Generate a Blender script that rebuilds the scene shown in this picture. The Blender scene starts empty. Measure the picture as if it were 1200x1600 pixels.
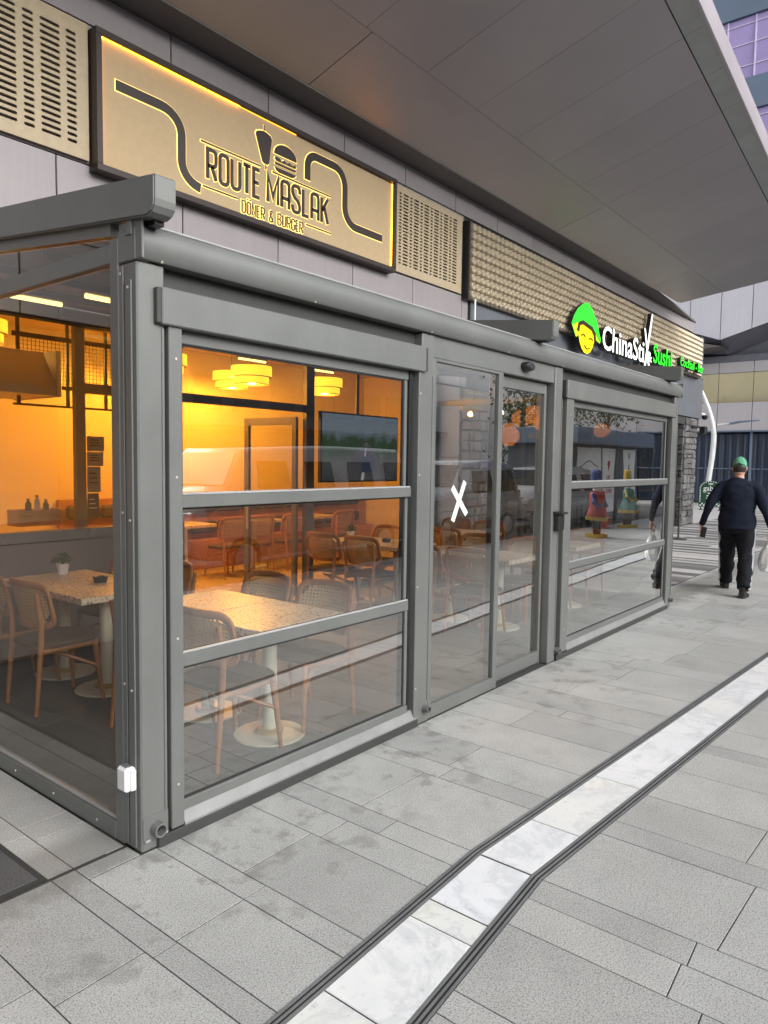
import bpy, bmesh, math, random
from mathutils import Vector, Matrix, noise
rnd = random.Random(7)
S = bpy.context.scene
COL = S.collection
PI = math.pi

# ------------------------------------------------------------------ camera
CAMP = Vector((-1.680, -2.629, 1.68))
f = Vector((0.77964773, 0.62229897, -0.06995282)); r = Vector((0.62454517, -0.78085841, 0.01426448)); u = Vector((0.04574648, 0.05480997, 0.99744831))
cd = bpy.data.cameras.new('camera'); cam = bpy.data.objects.new('camera', cd); COL.objects.link(cam)
m = Matrix((r, u, -f)).transposed().to_4x4(); m.translation = CAMP
cam.matrix_world = m
cd.sensor_fit = 'VERTICAL'; cd.sensor_height = 24.0; cd.lens = 24.0*1126.56/1600
cd.clip_end = 600; cd.clip_start = 0.05
S.camera = cam

# ------------------------------------------------------------------ sky, sun, exposure
W = bpy.data.worlds.new("World"); S.world = W; W.use_nodes = True
nt = W.node_tree; bg = nt.nodes['Background']
SUN_EL, SUN_AZ = math.radians(27), math.radians(184)
sky = nt.nodes.new('ShaderNodeTexSky'); sky.sky_type = 'NISHITA'; sky.sun_disc = False
sky.sun_elevation = SUN_EL; sky.sun_rotation = SUN_AZ; sky.air_density = 1.0; sky.dust_density = 3.0; sky.ozone_density = 1.0
hs = nt.nodes.new('ShaderNodeHueSaturation'); hs.inputs['Saturation'].default_value = 0.22; hs.inputs['Value'].default_value = 1.0
nt.links.new(sky.outputs[0], hs.inputs['Color']); nt.links.new(hs.outputs[0], bg.inputs[0])
bg.inputs[1].default_value = 0.15
sl = bpy.data.lights.new('sun', 'SUN'); sl.energy = 1.5; sl.angle = math.radians(48); sl.color = (1.0, 0.97, 0.93)
so = bpy.data.objects.new('sun', sl); COL.objects.link(so)
sd = Vector((math.sin(SUN_AZ)*math.cos(SUN_EL), math.cos(SUN_AZ)*math.cos(SUN_EL), math.sin(SUN_EL)))
so.rotation_euler = sd.to_track_quat('Z', 'Y').to_euler()
S.view_settings.view_transform = 'Standard'; S.view_settings.look = 'None'
S.view_settings.exposure = 0.85; S.view_settings.gamma = 1.0; S.view_settings.use_curve_mapping = False
S.cycles.max_bounces = 10; S.cycles.transparent_max_bounces = 24; S.cycles.caustics_reflective = False; S.cycles.caustics_refractive = False

# ------------------------------------------------------------------ materials
def newmat(name):
    mt = bpy.data.materials.new(name); mt.use_nodes = True
    n = mt.node_tree.nodes; l = mt.node_tree.links
    return mt, n, l, n['Principled BSDF']
def pos(n, l, scale=1.0, obj=False):
    g = n.new('ShaderNodeTexCoord') if obj else n.new('ShaderNodeNewGeometry')
    mp = n.new('ShaderNodeMapping'); mp.inputs['Scale'].default_value = (scale,)*3 if not isinstance(scale, tuple) else scale
    l.new(g.outputs['Object' if obj else 'Position'], mp.inputs['Vector']); return mp
def ntex(n, l, vec, scale, detail=4, rough=.6):
    t = n.new('ShaderNodeTexNoise'); t.inputs['Scale'].default_value = scale; t.inputs['Detail'].default_value = detail; t.inputs['Roughness'].default_value = rough
    l.new(vec.outputs[0], t.inputs['Vector']); return t
def ramp(n, l, fac, stops):
    c = n.new('ShaderNodeValToRGB'); e = c.color_ramp.elements
    while len(e) < len(stops): e.new(0.5)
    for i, (p, v) in enumerate(stops):
        e[i].position = p; e[i].color = (v, v, v, 1) if not isinstance(v, tuple) else (*v, 1)
    l.new(fac, c.inputs[0]); return c
def mixc(n, l, fac, a, b, mode='MIX'):
    x = n.new('ShaderNodeMix'); x.data_type = 'RGBA'; x.blend_type = mode
    for s, v in ((x.inputs[0], fac), (x.inputs[6], a), (x.inputs[7], b)):
        if hasattr(v, 'links') or hasattr(v, 'is_linked'): l.new(v, s)
        elif isinstance(v, tuple): s.default_value = (*v, 1)
        else: s.default_value = v
    return x
def M(name, col, rough=.5, metal=0., var=.10, scale=4., bump=0., bscale=80., rndv=0., streak=0., spec=.5, coat=0.):
    mt, n, l, b = newmat(name)
    p = pos(n, l)
    t = ntex(n, l, p, scale)
    lo = tuple(c*(1-var) for c in col); hi = tuple(min(1, c*(1+var)) for c in col)
    c = ramp(n, l, t.outputs[0], [(.3, lo), (.7, hi)]).outputs[0]
    if streak:
        p2 = pos(n, l, (9, 9, .6)); t2 = ntex(n, l, p2, 2.0, 5)
        s = ramp(n, l, t2.outputs[0], [(.35, 1-streak), (.6, 1.0)])
        c = mixc(n, l, 1.0, c, s.outputs[0], 'MULTIPLY').outputs[2]
    if rndv:
        oi = n.new('ShaderNodeObjectInfo'); q = ramp(n, l, oi.outputs['Random'], [(0, 1-rndv), (1, 1+rndv)])
        c = mixc(n, l, 1.0, c, q.outputs[0], 'MULTIPLY').outputs[2]
    l.new(c, b.inputs['Base Color'])
    rr = ramp(n, l, t.outputs[0], [(.2, max(0, rough-.06)), (.8, min(1, rough+.06))]); l.new(rr.outputs[0], b.inputs['Roughness'])
    b.inputs['Metallic'].default_value = metal; b.inputs['Specular IOR Level'].default_value = spec; b.inputs['Coat Weight'].default_value = coat
    if bump:
        t3 = ntex(n, l, p, bscale, 3); bp = n.new('ShaderNodeBump'); bp.inputs['Strength'].default_value = bump; bp.inputs['Distance'].default_value = .004
        l.new(t3.outputs[0], bp.inputs['Height']); l.new(bp.outputs[0], b.inputs['Normal'])
    return mt
def EM(name, col, strength, base=None):
    mt, n, l, b = newmat(name)
    b.inputs['Base Color'].default_value = (*(base or col), 1); b.inputs['Emission Color'].default_value = (*col, 1); b.inputs['Emission Strength'].default_value = strength
    b.inputs['Roughness'].default_value = .4
    return mt
def GLASS(name, tint=(.90, .92, .91), gain=3.0, rough=0., film=.0, base=.0):
    mt, n, l, b = newmat(name); n.remove(b); out = n['Material Output']
    tr = n.new('ShaderNodeBsdfTransparent'); tr.inputs[0].default_value = (*tint, 1)
    clear = n.new('ShaderNodeBsdfTransparent')
    gl = n.new('ShaderNodeBsdfGlossy'); gl.inputs['Roughness'].default_value = rough; gl.inputs[0].default_value = (.95, .97, .96, 1)
    fr = n.new('ShaderNodeFresnel'); fr.inputs[0].default_value = 1.5
    mu = n.new('ShaderNodeMath'); mu.operation = 'MULTIPLY_ADD'; mu.use_clamp = True; mu.inputs[1].default_value = gain; mu.inputs[2].default_value = base
    # panes are never optically flat: a very slow, faint ripple in the normal
    p = pos(n, l); t = ntex(n, l, p, 1.3, 1); bp = n.new('ShaderNodeBump'); bp.inputs['Strength'].default_value = .06; bp.inputs['Distance'].default_value = .02
    l.new(t.outputs[0], bp.inputs['Height']); l.new(bp.outputs[0], gl.inputs['Normal'])
    l.new(fr.outputs[0], mu.inputs[0])
    mx = n.new('ShaderNodeMixShader'); l.new(mu.outputs[0], mx.inputs[0]); l.new(tr.outputs[0], mx.inputs[1]); l.new(gl.outputs[0], mx.inputs[2])
    last = mx
    if film:
        df = n.new('ShaderNodeBsdfDiffuse'); df.inputs[0].default_value = (.6, .6, .58, 1)
        t2 = ntex(n, l, p, 2.2, 6, .7); c2 = ramp(n, l, t2.outputs[0], [(.35, film*.3), (.75, film*1.6)])
        m2 = n.new('ShaderNodeMixShader'); l.new(c2.outputs[0], m2.inputs[0]); l.new(mx.outputs[0], m2.inputs[1]); l.new(df.outputs[0], m2.inputs[2]); last = m2
    ge = n.new('ShaderNodeNewGeometry'); m3 = n.new('ShaderNodeMixShader')
    l.new(ge.outputs['Backfacing'], m3.inputs[0]); l.new(last.outputs[0], m3.inputs[1]); l.new(clear.outputs[0], m3.inputs[2])
    l.new(m3.outputs[0], out.inputs['Surface'])
    return mt

mt_alu = M('grey_aluminium', (.165, .172, .166), .38, .25, .09, 2.2, streak=.035, bump=.06, bscale=420)
mt_alu_dark = M('dark_aluminium', (.05, .052, .05), .5, .2)
mt_sillw = M('window_sill_metal', (.24, .245, .245), .5, .2, .12, 5)
mt_rail = M('drain_rail', (.20, .205, .21), .45, .3, .15, 9)
mt_sill = M('sill_metal', (.36, .37, .37), .45, .2, .1, 6)
mt_rubber = M('black_rubber', (.018, .018, .018), .7, bump=.3, bscale=300)
mt_wall = M('cladding_mauve', (.25, .228, .238), .45, .0, .05, 1.5, streak=.05, rndv=.04)
mt_wallback = M('cladding_backing', (.03, .03, .03), .8)
mt_slate = M('cladding_slate', (.105, .115, .135), .45, 0, .06, 2, streak=.04, rndv=.04)
mt_soffit = M('soffit_metal', (.385, .352, .372), .45, .6, .06, .8, rndv=.03)
mt_soffit_in = M('soffit_metal_dark', (.13, .12, .12), .5, .2, .06, .8)
mt_lip = M('soffit_lip', (.36, .365, .37), .45, .3, .12, 1.6, streak=.05, rndv=.04)
mt_stone_board = M('sign_board_stone', (.40, .30, .175), .75, 0, .05, 16, bump=.25, bscale=120)
mt_perf = M('perforated_beige', (.38, .31, .205), .6, 0, .08, 14, bump=.15, bscale=120)
mt_bump = M('champagne_relief', (.60, .52, .39), .34, .35, .06, 6)
mt_bumpbase = M('relief_base', (.13, .105, .075), .6)
mt_brown = M('sign_brown', (.022, .013, .011), .45, 0, .1, 8)
mt_halo = EM('sign_halo', (1.0, .70, .18), .85)
mt_led2 = EM('sign_led_dim', (1.0, .40, .03), 3.0)
mt_ledstrip = EM('sign_led_strip', (1.0, .34, .015), 12.0)
mt_green = EM('sign_green', (.02, .70, .02), .62)
mt_green_mid = EM('sign_lime', (.32, .75, .02), .62)
mt_yellow = EM('sign_yellow', (.90, .58, .0), .62)
mt_white = EM('sign_white', (.92, .92, .90), .5)
mt_black = M('black_plastic', (.012, .012, .013), .4)
mt_whitepl = M('white_plastic', (.72, .72, .74), .35, 0, .03)
mt_white_paint = M('white_paint', (.72, .72, .70), .4, 0, .04)
mt_tape = M('white_tape', (.80, .80, .78), .6, 0, .04)
mt_oak = M('oak', (.40, .175, .065), .45, 0, .16, 14, bump=.1, bscale=200)
mt_tablebase = M('table_base_cream', (.66, .62, .50), .4, 0, .05)
mt_brass = M('brass_ring', (.60, .42, .16), .4, .6)
mt_cream = M('cream_wall', (.68, .54, .32), .75, 0, .05, 1.2)
mt_floor_in = M('polished_floor', (.55, .43, .26), .28, 0, .08, 1.5)
mt_ceil = M('restaurant_ceiling', (.62, .47, .26), .8, 0, .06)
mt_fabric = M('roof_fabric', (.16, .145, .135), .85, 0, .08, 5)
mt_counter = M('counter_taupe', (.20, .165, .15), .55, 0, .06, 2)
mt_steel = M('stainless_steel', (.66, .60, .50), .42, .5, .06, 3)
mt_frame_warm = M('bronze_frame', (.20, .175, .155), .42, .3, .06)
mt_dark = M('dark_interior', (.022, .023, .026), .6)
mt_cushion = M('dark_cushion', (.035, .03, .028), .7, bump=.2, bscale=60)
mt_shade = EM('lamp_shade', (1.0, .62, .03), 1.25, (.8, .6, .25))
mt_bulb = EM('lamp_glow', (1.0, .85, .35), 5.0)
mt_tube = EM('tube_light', (1.0, .74, .22), 2.6)
mt_lantern = EM('lantern_paper', (1.0, .28, .02), 1.3, (.8, .35, .1))
mt_leaf = M('leaf_green', (.045, .085, .022), .55, 0, .3, 30)
mt_pot = M('pot_white', (.72, .66, .66), .5)
mt_gold = M('golden_glass', (.50, .43, .28), .14, .7, .14, .45)
mt_purple = M('purple_glass', (.40, .32, .60), .25, .1, .08, .25)
mt_mull_l = M('pale_mullion', (.70, .62, .80), .5)
mt_bluegrey = M('bluegrey_cladding', (.14, .19, .27), .5, 0, .08, .2)
mt_far_panel = M('far_panel', (.60, .58, .64), .5, 0, .04, .5, streak=.05, rndv=.03)
mt_far_panel2 = M('far_panel_low', (.47, .44, .46), .5, 0, .04, .5, streak=.05, rndv=.03)
mt_far_soffit = M('far_soffit', (.14, .14, .17), .5)
mt_curtain = M('blue_curtain', (.028, .040, .066), .6, 0, .25, 1.2)
mt_curtglass = M('dark_blue_glass', (.012, .022, .042), .1, 0, .2, .5)
mt_pole = M('white_pole', (.66, .67, .67), .4)
mt_asphalt = M('asphalt', (.055, .055, .057), .85, 0, .15, 3, bump=.4, bscale=150)
mt_glass = GLASS('window_glass', film=.002, base=.19)
mt_glass_side = GLASS('window_glass_side', tint=(.68, .66, .62), gain=1.6, film=.006, base=.0)
mt_glass_in = GLASS('restaurant_glass', tint=(.93, .93, .92), gain=.9)
mt_glass_cs = GLASS('dark_glass', tint=(.45, .46, .48), gain=1.6)
mt_stone = M('masonry_stone', (.10, .097, .10), .8, 0, .3, 7, bump=.6, bscale=45, rndv=.42)
mt_mortar = M('mortar_dark', (.05, .05, .05), .9)

def granite(name, base, wet=True, rv=.095):
    mt, n, l, b = newmat(name)
    p = pos(n, l)
    v = ntex(n, l, p, 170, 3, .7); sp = ramp(n, l, v.outputs[0], [(.36, .42), (.455, .93), (.62, 1.24)])
    t = ntex(n, l, p, 2.6, 6, .65); cl = ramp(n, l, t.outputs[0], [(.3, .88), (.7, 1.08)])
    c = mixc(n, l, 1., base, sp.outputs[0], 'MULTIPLY').outputs[2]
    c = mixc(n, l, 1., c, cl.outputs[0], 'MULTIPLY').outputs[2]
    oi = n.new('ShaderNodeObjectInfo'); q = ramp(n, l, oi.outputs['Random'], [(0, 1-rv), (1, 1+rv)])
    c = mixc(n, l, 1., c, q.outputs[0], 'MULTIPLY').outputs[2]
    if wet:   # old drip stains: small soft blotches, most of them near the foot of the pavilion
        t4 = ntex(n, l, p, 5.5, 5, .6); s4 = ramp(n, l, t4.outputs[0], [(.53, 0), (.63, 1)])
        t5 = ntex(n, l, p, .9, 2); s5 = ramp(n, l, t5.outputs[0], [(.44, 0), (.58, 1)])
        mu = n.new('ShaderNodeMath'); mu.operation = 'MULTIPLY'; l.new(s4.outputs[0], mu.inputs[0]); l.new(s5.outputs[0], mu.inputs[1])
        m2 = n.new('ShaderNodeMath'); m2.operation = 'MULTIPLY'; m2.inputs[1].default_value = .62
        s0 = n.new('ShaderNodeSeparateXYZ'); l.new(p.outputs[0], s0.inputs[0]); mr = n.new('ShaderNodeMapRange'); mr.inputs[1].default_value = -1.1; mr.inputs[2].default_value = -.35; mr.inputs[3].default_value = .18; l.new(s0.outputs['Y'], mr.inputs[0])
        m3 = n.new('ShaderNodeMath'); m3.operation = 'MULTIPLY'; l.new(mu.outputs[0], m3.inputs[0]); l.new(mr.outputs[0], m3.inputs[1]); l.new(m3.outputs[0], m2.inputs[0])
        c = mixc(n, l, m2.outputs[0], c, (base[0]*.42, base[1]*.41, base[2]*.38)).outputs[2]
        # grime and painted contact shade along the foot of the pavilion, ragged towards the street
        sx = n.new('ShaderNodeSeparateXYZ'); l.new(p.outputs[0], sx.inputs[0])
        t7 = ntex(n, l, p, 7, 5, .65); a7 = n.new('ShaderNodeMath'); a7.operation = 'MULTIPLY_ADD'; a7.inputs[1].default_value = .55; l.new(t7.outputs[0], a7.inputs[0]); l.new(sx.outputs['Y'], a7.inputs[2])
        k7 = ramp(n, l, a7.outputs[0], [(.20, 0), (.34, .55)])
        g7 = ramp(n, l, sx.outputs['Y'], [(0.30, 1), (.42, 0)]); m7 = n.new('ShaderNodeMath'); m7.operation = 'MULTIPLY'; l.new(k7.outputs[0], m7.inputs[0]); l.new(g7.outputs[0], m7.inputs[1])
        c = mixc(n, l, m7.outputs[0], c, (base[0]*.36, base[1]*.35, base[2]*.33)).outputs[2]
        t6 = ntex(n, l, p, 26, 3, .5); s6 = ramp(n, l, t6.outputs[0], [(.735, 0), (.76, 1)])
        m6 = n.new('ShaderNodeMath'); m6.operation = 'MULTIPLY'; m6.inputs[1].default_value = .5; l.new(s6.outputs[0], m6.inputs[0])
        c = mixc(n, l, m6.outputs[0], c, (base[0]*.45, base[1]*.45, base[2]*.43)).outputs[2]
    l.new(c, b.inputs['Base Color']); b.inputs['Roughness'].default_value = .72
    bp = n.new('ShaderNodeBump'); bp.inputs['Strength'].default_value = .25; bp.inputs['Distance'].default_value = .003
    l.new(v.outputs[0], bp.inputs['Height']); l.new(bp.outputs[0], b.inputs['Normal'])
    return mt
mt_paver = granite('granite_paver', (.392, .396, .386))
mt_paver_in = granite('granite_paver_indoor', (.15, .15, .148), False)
mt_stripe_l = granite('paving_light', (.47, .465, .455), False, .12)
mt_stripe_d = granite('paving_dark', (.16, .16, .162), False, .25)
mt_mat = granite('entrance_mat', (.085, .085, .09), False, .02)
mt_joint = M('paving_joint', (.035, .035, .033), .95)
def marble():
    mt, n, l, b = newmat('white_marble')
    g = n.new('ShaderNodeNewGeometry'); oi = n.new('ShaderNodeObjectInfo')
    va = n.new('ShaderNodeVectorMath'); va.operation = 'MULTIPLY_ADD'
    l.new(oi.outputs['Random'], va.inputs[0]); va.inputs[1].default_value = (40, 17, 9); l.new(g.outputs['Position'], va.inputs[2])
    class _V: outputs = [va.outputs[0]]
    t = ntex(n, l, _V, 2.2, 9, .68); t.inputs['Distortion'].default_value = .9
    vein = ramp(n, l, t.outputs[0], [(.455, 0), (.492, .9), (.505, .9), (.56, 0)])
    t2 = ntex(n, l, _V, 4.5, 6, .7); cloud = ramp(n, l, t2.outputs[0], [(.4, 0), (.75, 1)])
    tint = ramp(n, l, oi.outputs['Random'], [(0, (.78, .80, .83)), (.55, (.80, .81, .82)), (.7, (.74, .74, .68)), (1, (.79, .80, .80))])
    c = mixc(n, l, cloud.outputs[0], tint.outputs[0], (.70, .72, .74)).outputs[2]
    mv = n.new('ShaderNodeMath'); mv.operation = 'MULTIPLY'; mv.inputs[1].default_value = .34; l.new(vein.outputs[0], mv.inputs[0])
    c = mixc(n, l, mv.outputs[0], c, (.40, .42, .45)).outputs[2]
    t3 = ntex(n, l, _V, 30, 4); d = ramp(n, l, t3.outputs[0], [(.60, 1), (.72, .80)])
    c = mixc(n, l, 1., c, d.outputs[0], 'MULTIPLY').outputs[2]
    l.new(c, b.inputs['Base Color']); b.inputs['Roughness'].default_value = .38
    return mt
mt_marble = marble()
def terrazzo():
    mt, n, l, b = newmat('terrazzo'); p = pos(n, l)
    t0 = ntex(n, l, p, 40, 2); vm = n.new('ShaderNodeVectorMath'); vm.operation = 'MULTIPLY_ADD'
    l.new(t0.outputs[1], vm.inputs[0]); vm.inputs[1].default_value = (.03, .03, .03); l.new(p.outputs[0], vm.inputs[2])
    c = (.72, .60, .45)
    for sc, lo, col in ((44, .36, (.14, .10, .07)), (70, .36, (.40, .26, .15))):
        v = n.new('ShaderNodeTexVoronoi'); v.inputs['Scale'].default_value = sc; l.new(vm.outputs[0], v.inputs['Vector'])
        s = ramp(n, l, v.outputs['Distance'], [(lo, 1), (lo+.05, 0)])
        w = n.new('ShaderNodeSeparateColor'); l.new(v.outputs['Color'], w.inputs[0]); k = ramp(n, l, w.outputs[0], [(.42, 0), (.45, 1)])
        mm = n.new('ShaderNodeMath'); mm.operation = 'MULTIPLY'; l.new(s.outputs[0], mm.inputs[0]); l.new(k.outputs[0], mm.inputs[1])
        c = mixc(n, l, mm.outputs[0], c, col).outputs[2]
    l.new(c, b.inputs['Base Color']); b.inputs['Roughness'].default_value = .35
    return mt
mt_terrazzo = terrazzo()
mt_seat = M('seat_fabric', (.075, .045, .022), .85, 0, .12, 20, bump=.2, bscale=300)
def cane():
    mt, n, l, b = newmat('cane_weave'); out = n['Material Output']
    b.inputs['Base Color'].default_value = (.60, .40, .20, 1); b.inputs['Roughness'].default_value = .6
    tc = n.new('ShaderNodeTexCoord'); mp = n.new('ShaderNodeMapping'); mp.inputs['Scale'].default_value = (0, 44, 44);  l.new(tc.outputs['Object'], mp.inputs['Vector'])
    v = n.new('ShaderNodeTexVoronoi'); v.inputs['Scale'].default_value = 1.0; v.inputs['Randomness'].default_value = 0.0; l.new(mp.outputs[0], v.inputs['Vector'])
    s = ramp(n, l, v.outputs['Distance'], [(.29, 1), (.35, 0)])
    tr = n.new('ShaderNodeBsdfTransparent'); mx = n.new('ShaderNodeMixShader')
    l.new(s.outputs[0], mx.inputs[0]); l.new(b.outputs[0], mx.inputs[1]); l.new(tr.outputs[0], mx.inputs[2]); l.new(mx.outputs[0], out.inputs['Surface'])
    return mt
mt_cane = cane()

# ------------------------------------------------------------------ mesh helpers
class MB:
    def __init__(s): s.v = []; s.f = []
    def add(s, vs, fs):
        o = len(s.v); s.v += [tuple(v) for v in vs]; s.f += [tuple(i+o for i in q) for q in fs]; return s
    def box(s, x0, x1, y0, y1, z0, z1, c=0.0):
        if x1 < x0: x0, x1 = x1, x0
        if y1 < y0: y0, y1 = y1, y0
        if z1 < z0: z0, z1 = z1, z0
        if c <= 0:
            return s.add([(x0,y0,z0),(x1,y0,z0),(x1,y1,z0),(x0,y1,z0),(x0,y0,z1),(x1,y0,z1),(x1,y1,z1),(x0,y1,z1)],
                         [(0,3,2,1),(4,5,6,7),(0,1,5,4),(1,2,6,5),(2,3,7,6),(3,0,4,7)])
        bm = bmesh.new(); bmesh.ops.create_cube(bm, size=1)
        for v in bm.verts: v.co = Vector(((x0+x1)/2+v.co.x*(x1-x0), (y0+y1)/2+v.co.y*(y1-y0), (z0+z1)/2+v.co.z*(z1-z0)))
        c = min(c, (x1-x0)*.45, (y1-y0)*.45, (z1-z0)*.45)
        bmesh.ops.bevel(bm, geom=bm.edges[:], offset=c, segments=1, affect='EDGES', profile=.5)
        bm.verts.index_update(); vs = [v.co[:] for v in bm.verts]; fs = [[v.index for v in q.verts] for q in bm.faces]; bm.free()
        return s.add(vs, fs)
    def prism(s, poly, axis, a0, a1):
        # poly: 2-D outline, extruded along axis ('x': (y,z), 'y': (x,z), 'z': (x,y))
        k = len(poly)
        area = sum(poly[i][0]*poly[(i+1)%k][1]-poly[(i+1)%k][0]*poly[i][1] for i in range(k))
        if area < 0: poly = poly[::-1]
        def P(p, a): return (a, p[0], p[1]) if axis == 'x' else ((p[0], a, p[1]) if axis == 'y' else (p[0], p[1], a))
        vs = [P(p, a0) for p in poly]+[P(p, a1) for p in poly]
        fs = [tuple(range(k-1, -1, -1)), tuple(range(k, 2*k))]+[(i, (i+1)%k, k+(i+1)%k, k+i) for i in range(k)]
        if axis == 'y': fs = [q[::-1] for q in fs]
        if a1 < a0: fs = [q[::-1] for q in fs]
        return s.add(vs, fs)
    def loft(s, rings, cap=True):
        k = len(rings[0]); vs = [p for r_ in rings for p in r_]; fs = []
        for i in range(len(rings)-1):
            for j in range(k): fs.append((i*k+j, i*k+(j+1)%k, (i+1)*k+(j+1)%k, (i+1)*k+j))
        if cap: fs += [tuple(range(k-1, -1, -1)), tuple(range((len(rings)-1)*k, len(rings)*k))]
        return s.add(vs, fs)
    def tube(s, pts, rad, k=10, cap=True, ref=None, flat=1.0):
        pts = [Vector(p) for p in pts]; rings = []
        for i, p in enumerate(pts):
            t = (pts[min(i+1, len(pts)-1)]-pts[max(i-1, 0)]).normalized()
            a = Vector(ref) if ref else (Vector((0, 0, 1)) if abs(t.z) < .9 else Vector((1, 0, 0)))
            n1 = (a-t*a.dot(t)).normalized(); n2 = t.cross(n1)
            q = rad[i] if isinstance(rad, (list, tuple)) else rad
            ra, rb = q if isinstance(q, tuple) else (q, q*flat)
            rings.append([p+n1*ra*math.cos(2*PI*j/k)+n2*rb*math.sin(2*PI*j/k) for j in range(k)])
        return s.loft(rings, cap)
    def lathe(s, prof, c=(0,0,0), k=24):
        rings = [[(c[0]+r_*math.cos(2*PI*j/k), c[1]+r_*math.sin(2*PI*j/k), c[2]+z) for j in range(k)] for r_, z in prof]
        return s.loft(rings, True)
    def ribbon(s, pts, w, y0, y1, closed=False):
        # constant-width stroke drawn in the x-z plane, extruded from y0 (front) to y1
        P = [Vector((p[0], p[1])) for p in pts]; n = len(P); L = []; R = []
        for i in range(n):
            a = P[(i-1) % n] if (closed or i > 0) else None; b = P[(i+1) % n] if (closed or i < n-1) else None
            d1 = (P[i]-a).normalized() if a is not None else None; d2 = (b-P[i]).normalized() if b is not None else None
            if d1 is None: d1 = d2
            if d2 is None: d2 = d1
            n1 = Vector((-d1.y, d1.x)); n2 = Vector((-d2.y, d2.x)); mm = (n1+n2)
            if mm.length < 1e-4: mm = n1
            mm.normalize(); k = 1/max(.45, mm.dot(n1)); L.append(P[i]+mm*w/2*k); R.append(P[i]-mm*w/2*k)
        o = []
        for yy in (y0, y1):
            o += [(p.x, yy, p.y) for p in L]+[(p.x, yy, p.y) for p in R]
        fs = []
        for i in range(n if closed else n-1):
            j = (i+1) % n
            fs += [(i, j, n+j, n+i), (2*n+i, 3*n+i, 3*n+j, 2*n+j), (i, 2*n+i, 2*n+j, j), (n+i, n+j, 3*n+j, 3*n+i)]
        if not closed: fs += [(0, n, 3*n, 2*n), (n-1, 3*n-1, 4*n-1, 2*n-1)]
        return s.add(o, fs)
    def mesh(s, name, smooth=False):
        me = bpy.data.meshes.new(name); me.from_pydata(s.v, [], s.f); me.update()
        if smooth: me.polygons.foreach_set('use_smooth', [True]*len(me.polygons))
        return me
def link(name, me, mat, parent=None, loc=None, kind=None):
    o = bpy.data.objects.new(name, me); COL.objects.link(o)
    if mat is not None and len(me.materials) == 0: me.materials.append(mat)
    if parent: o.parent = parent
    if loc: o.location = loc
    if kind: o['kind'] = kind
    return o
def fixn(me):
    bm = bmesh.new(); bm.from_mesh(me); bmesh.ops.recalc_face_normals(bm, faces=bm.faces[:]); bm.to_mesh(me); bm.free(); return me
def ob(name, mb, mat, parent=None, loc=None, smooth=False, kind=None, fix=True):
    me = mb.mesh(name, smooth)
    if fix: fixn(me)
    if smooth: smooth_angle(me)
    return link(name, me, mat, parent, loc, kind)
def smooth_angle(me, ang=40):
    bm = bmesh.new(); bm.from_mesh(me); c = math.radians(ang)
    for e in bm.edges:
        e.smooth = not (len(e.link_faces) == 2 and e.calc_face_angle(0) > c)
    bm.to_mesh(me); bm.free()
def bx(name, x0, x1, y0, y1, z0, z1, mat, parent=None, c=0.004, **k):
    return ob(name, MB().box(x0, x1, y0, y1, z0, z1, c), mat, parent, **k)
def tag(o, label, cat, group=None, kind=None):
    o['label'] = label; o['category'] = cat
    if group: o['group'] = group
    if kind: o['kind'] = kind
    return o
def thing(name, label, cat, loc=(0,0,0), rz=0, group=None):
    o = bpy.data.objects.new(name, None); COL.objects.link(o); o.location = loc; o.rotation_euler = (0, 0, rz); o.empty_display_size = .1
    return tag(o, label, cat, group)
def dup(root, loc, rz, label, group=None):
    q = root.copy(); COL.objects.link(q); q.location = loc; q.rotation_euler = (0, 0, rz); q['label'] = label
    if group: q['group'] = group
    for ch in list(root.children):
        c = ch.copy(); COL.objects.link(c); c.parent = q
        for g in list(ch.children):
            d = g.copy(); COL.objects.link(d); d.parent = c
    return q
def lerp(a, b, t): return a+(b-a)*t
def chamfer_quad(pts, z0, z1, c=.0012):
    """paver: quad prism (counter-clockwise pts) with a chamfered top edge"""
    C = Vector((sum(p[0] for p in pts)/4, sum(p[1] for p in pts)/4)); inn = []
    for p in pts:
        d = Vector(p)-C; inn.append((p[0]-math.copysign(min(c, abs(d.x)*.4), d.x), p[1]-math.copysign(min(c, abs(d.y)*.4), d.y)))
    vs = [(p[0], p[1], z0) for p in pts]+[(p[0], p[1], z1-c) for p in pts]+[(p[0], p[1], z1) for p in inn]
    fs = [(8, 9, 10, 11)]+[(i, (i+1)%4, 4+(i+1)%4, 4+i) for i in range(4)]+[(4+i, 4+(i+1)%4, 8+(i+1)%4, 8+i) for i in range(4)]
    return vs, fs

# ================================================================== SETTING: ground
mt_far_ground = M('city_ground', (.22, .22, .215), .9, 0, .12, .3)
ground = bx('ground', -150, 250, -200, 200, -.6, -.16, mt_far_ground, None, 0, kind='structure')
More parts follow.
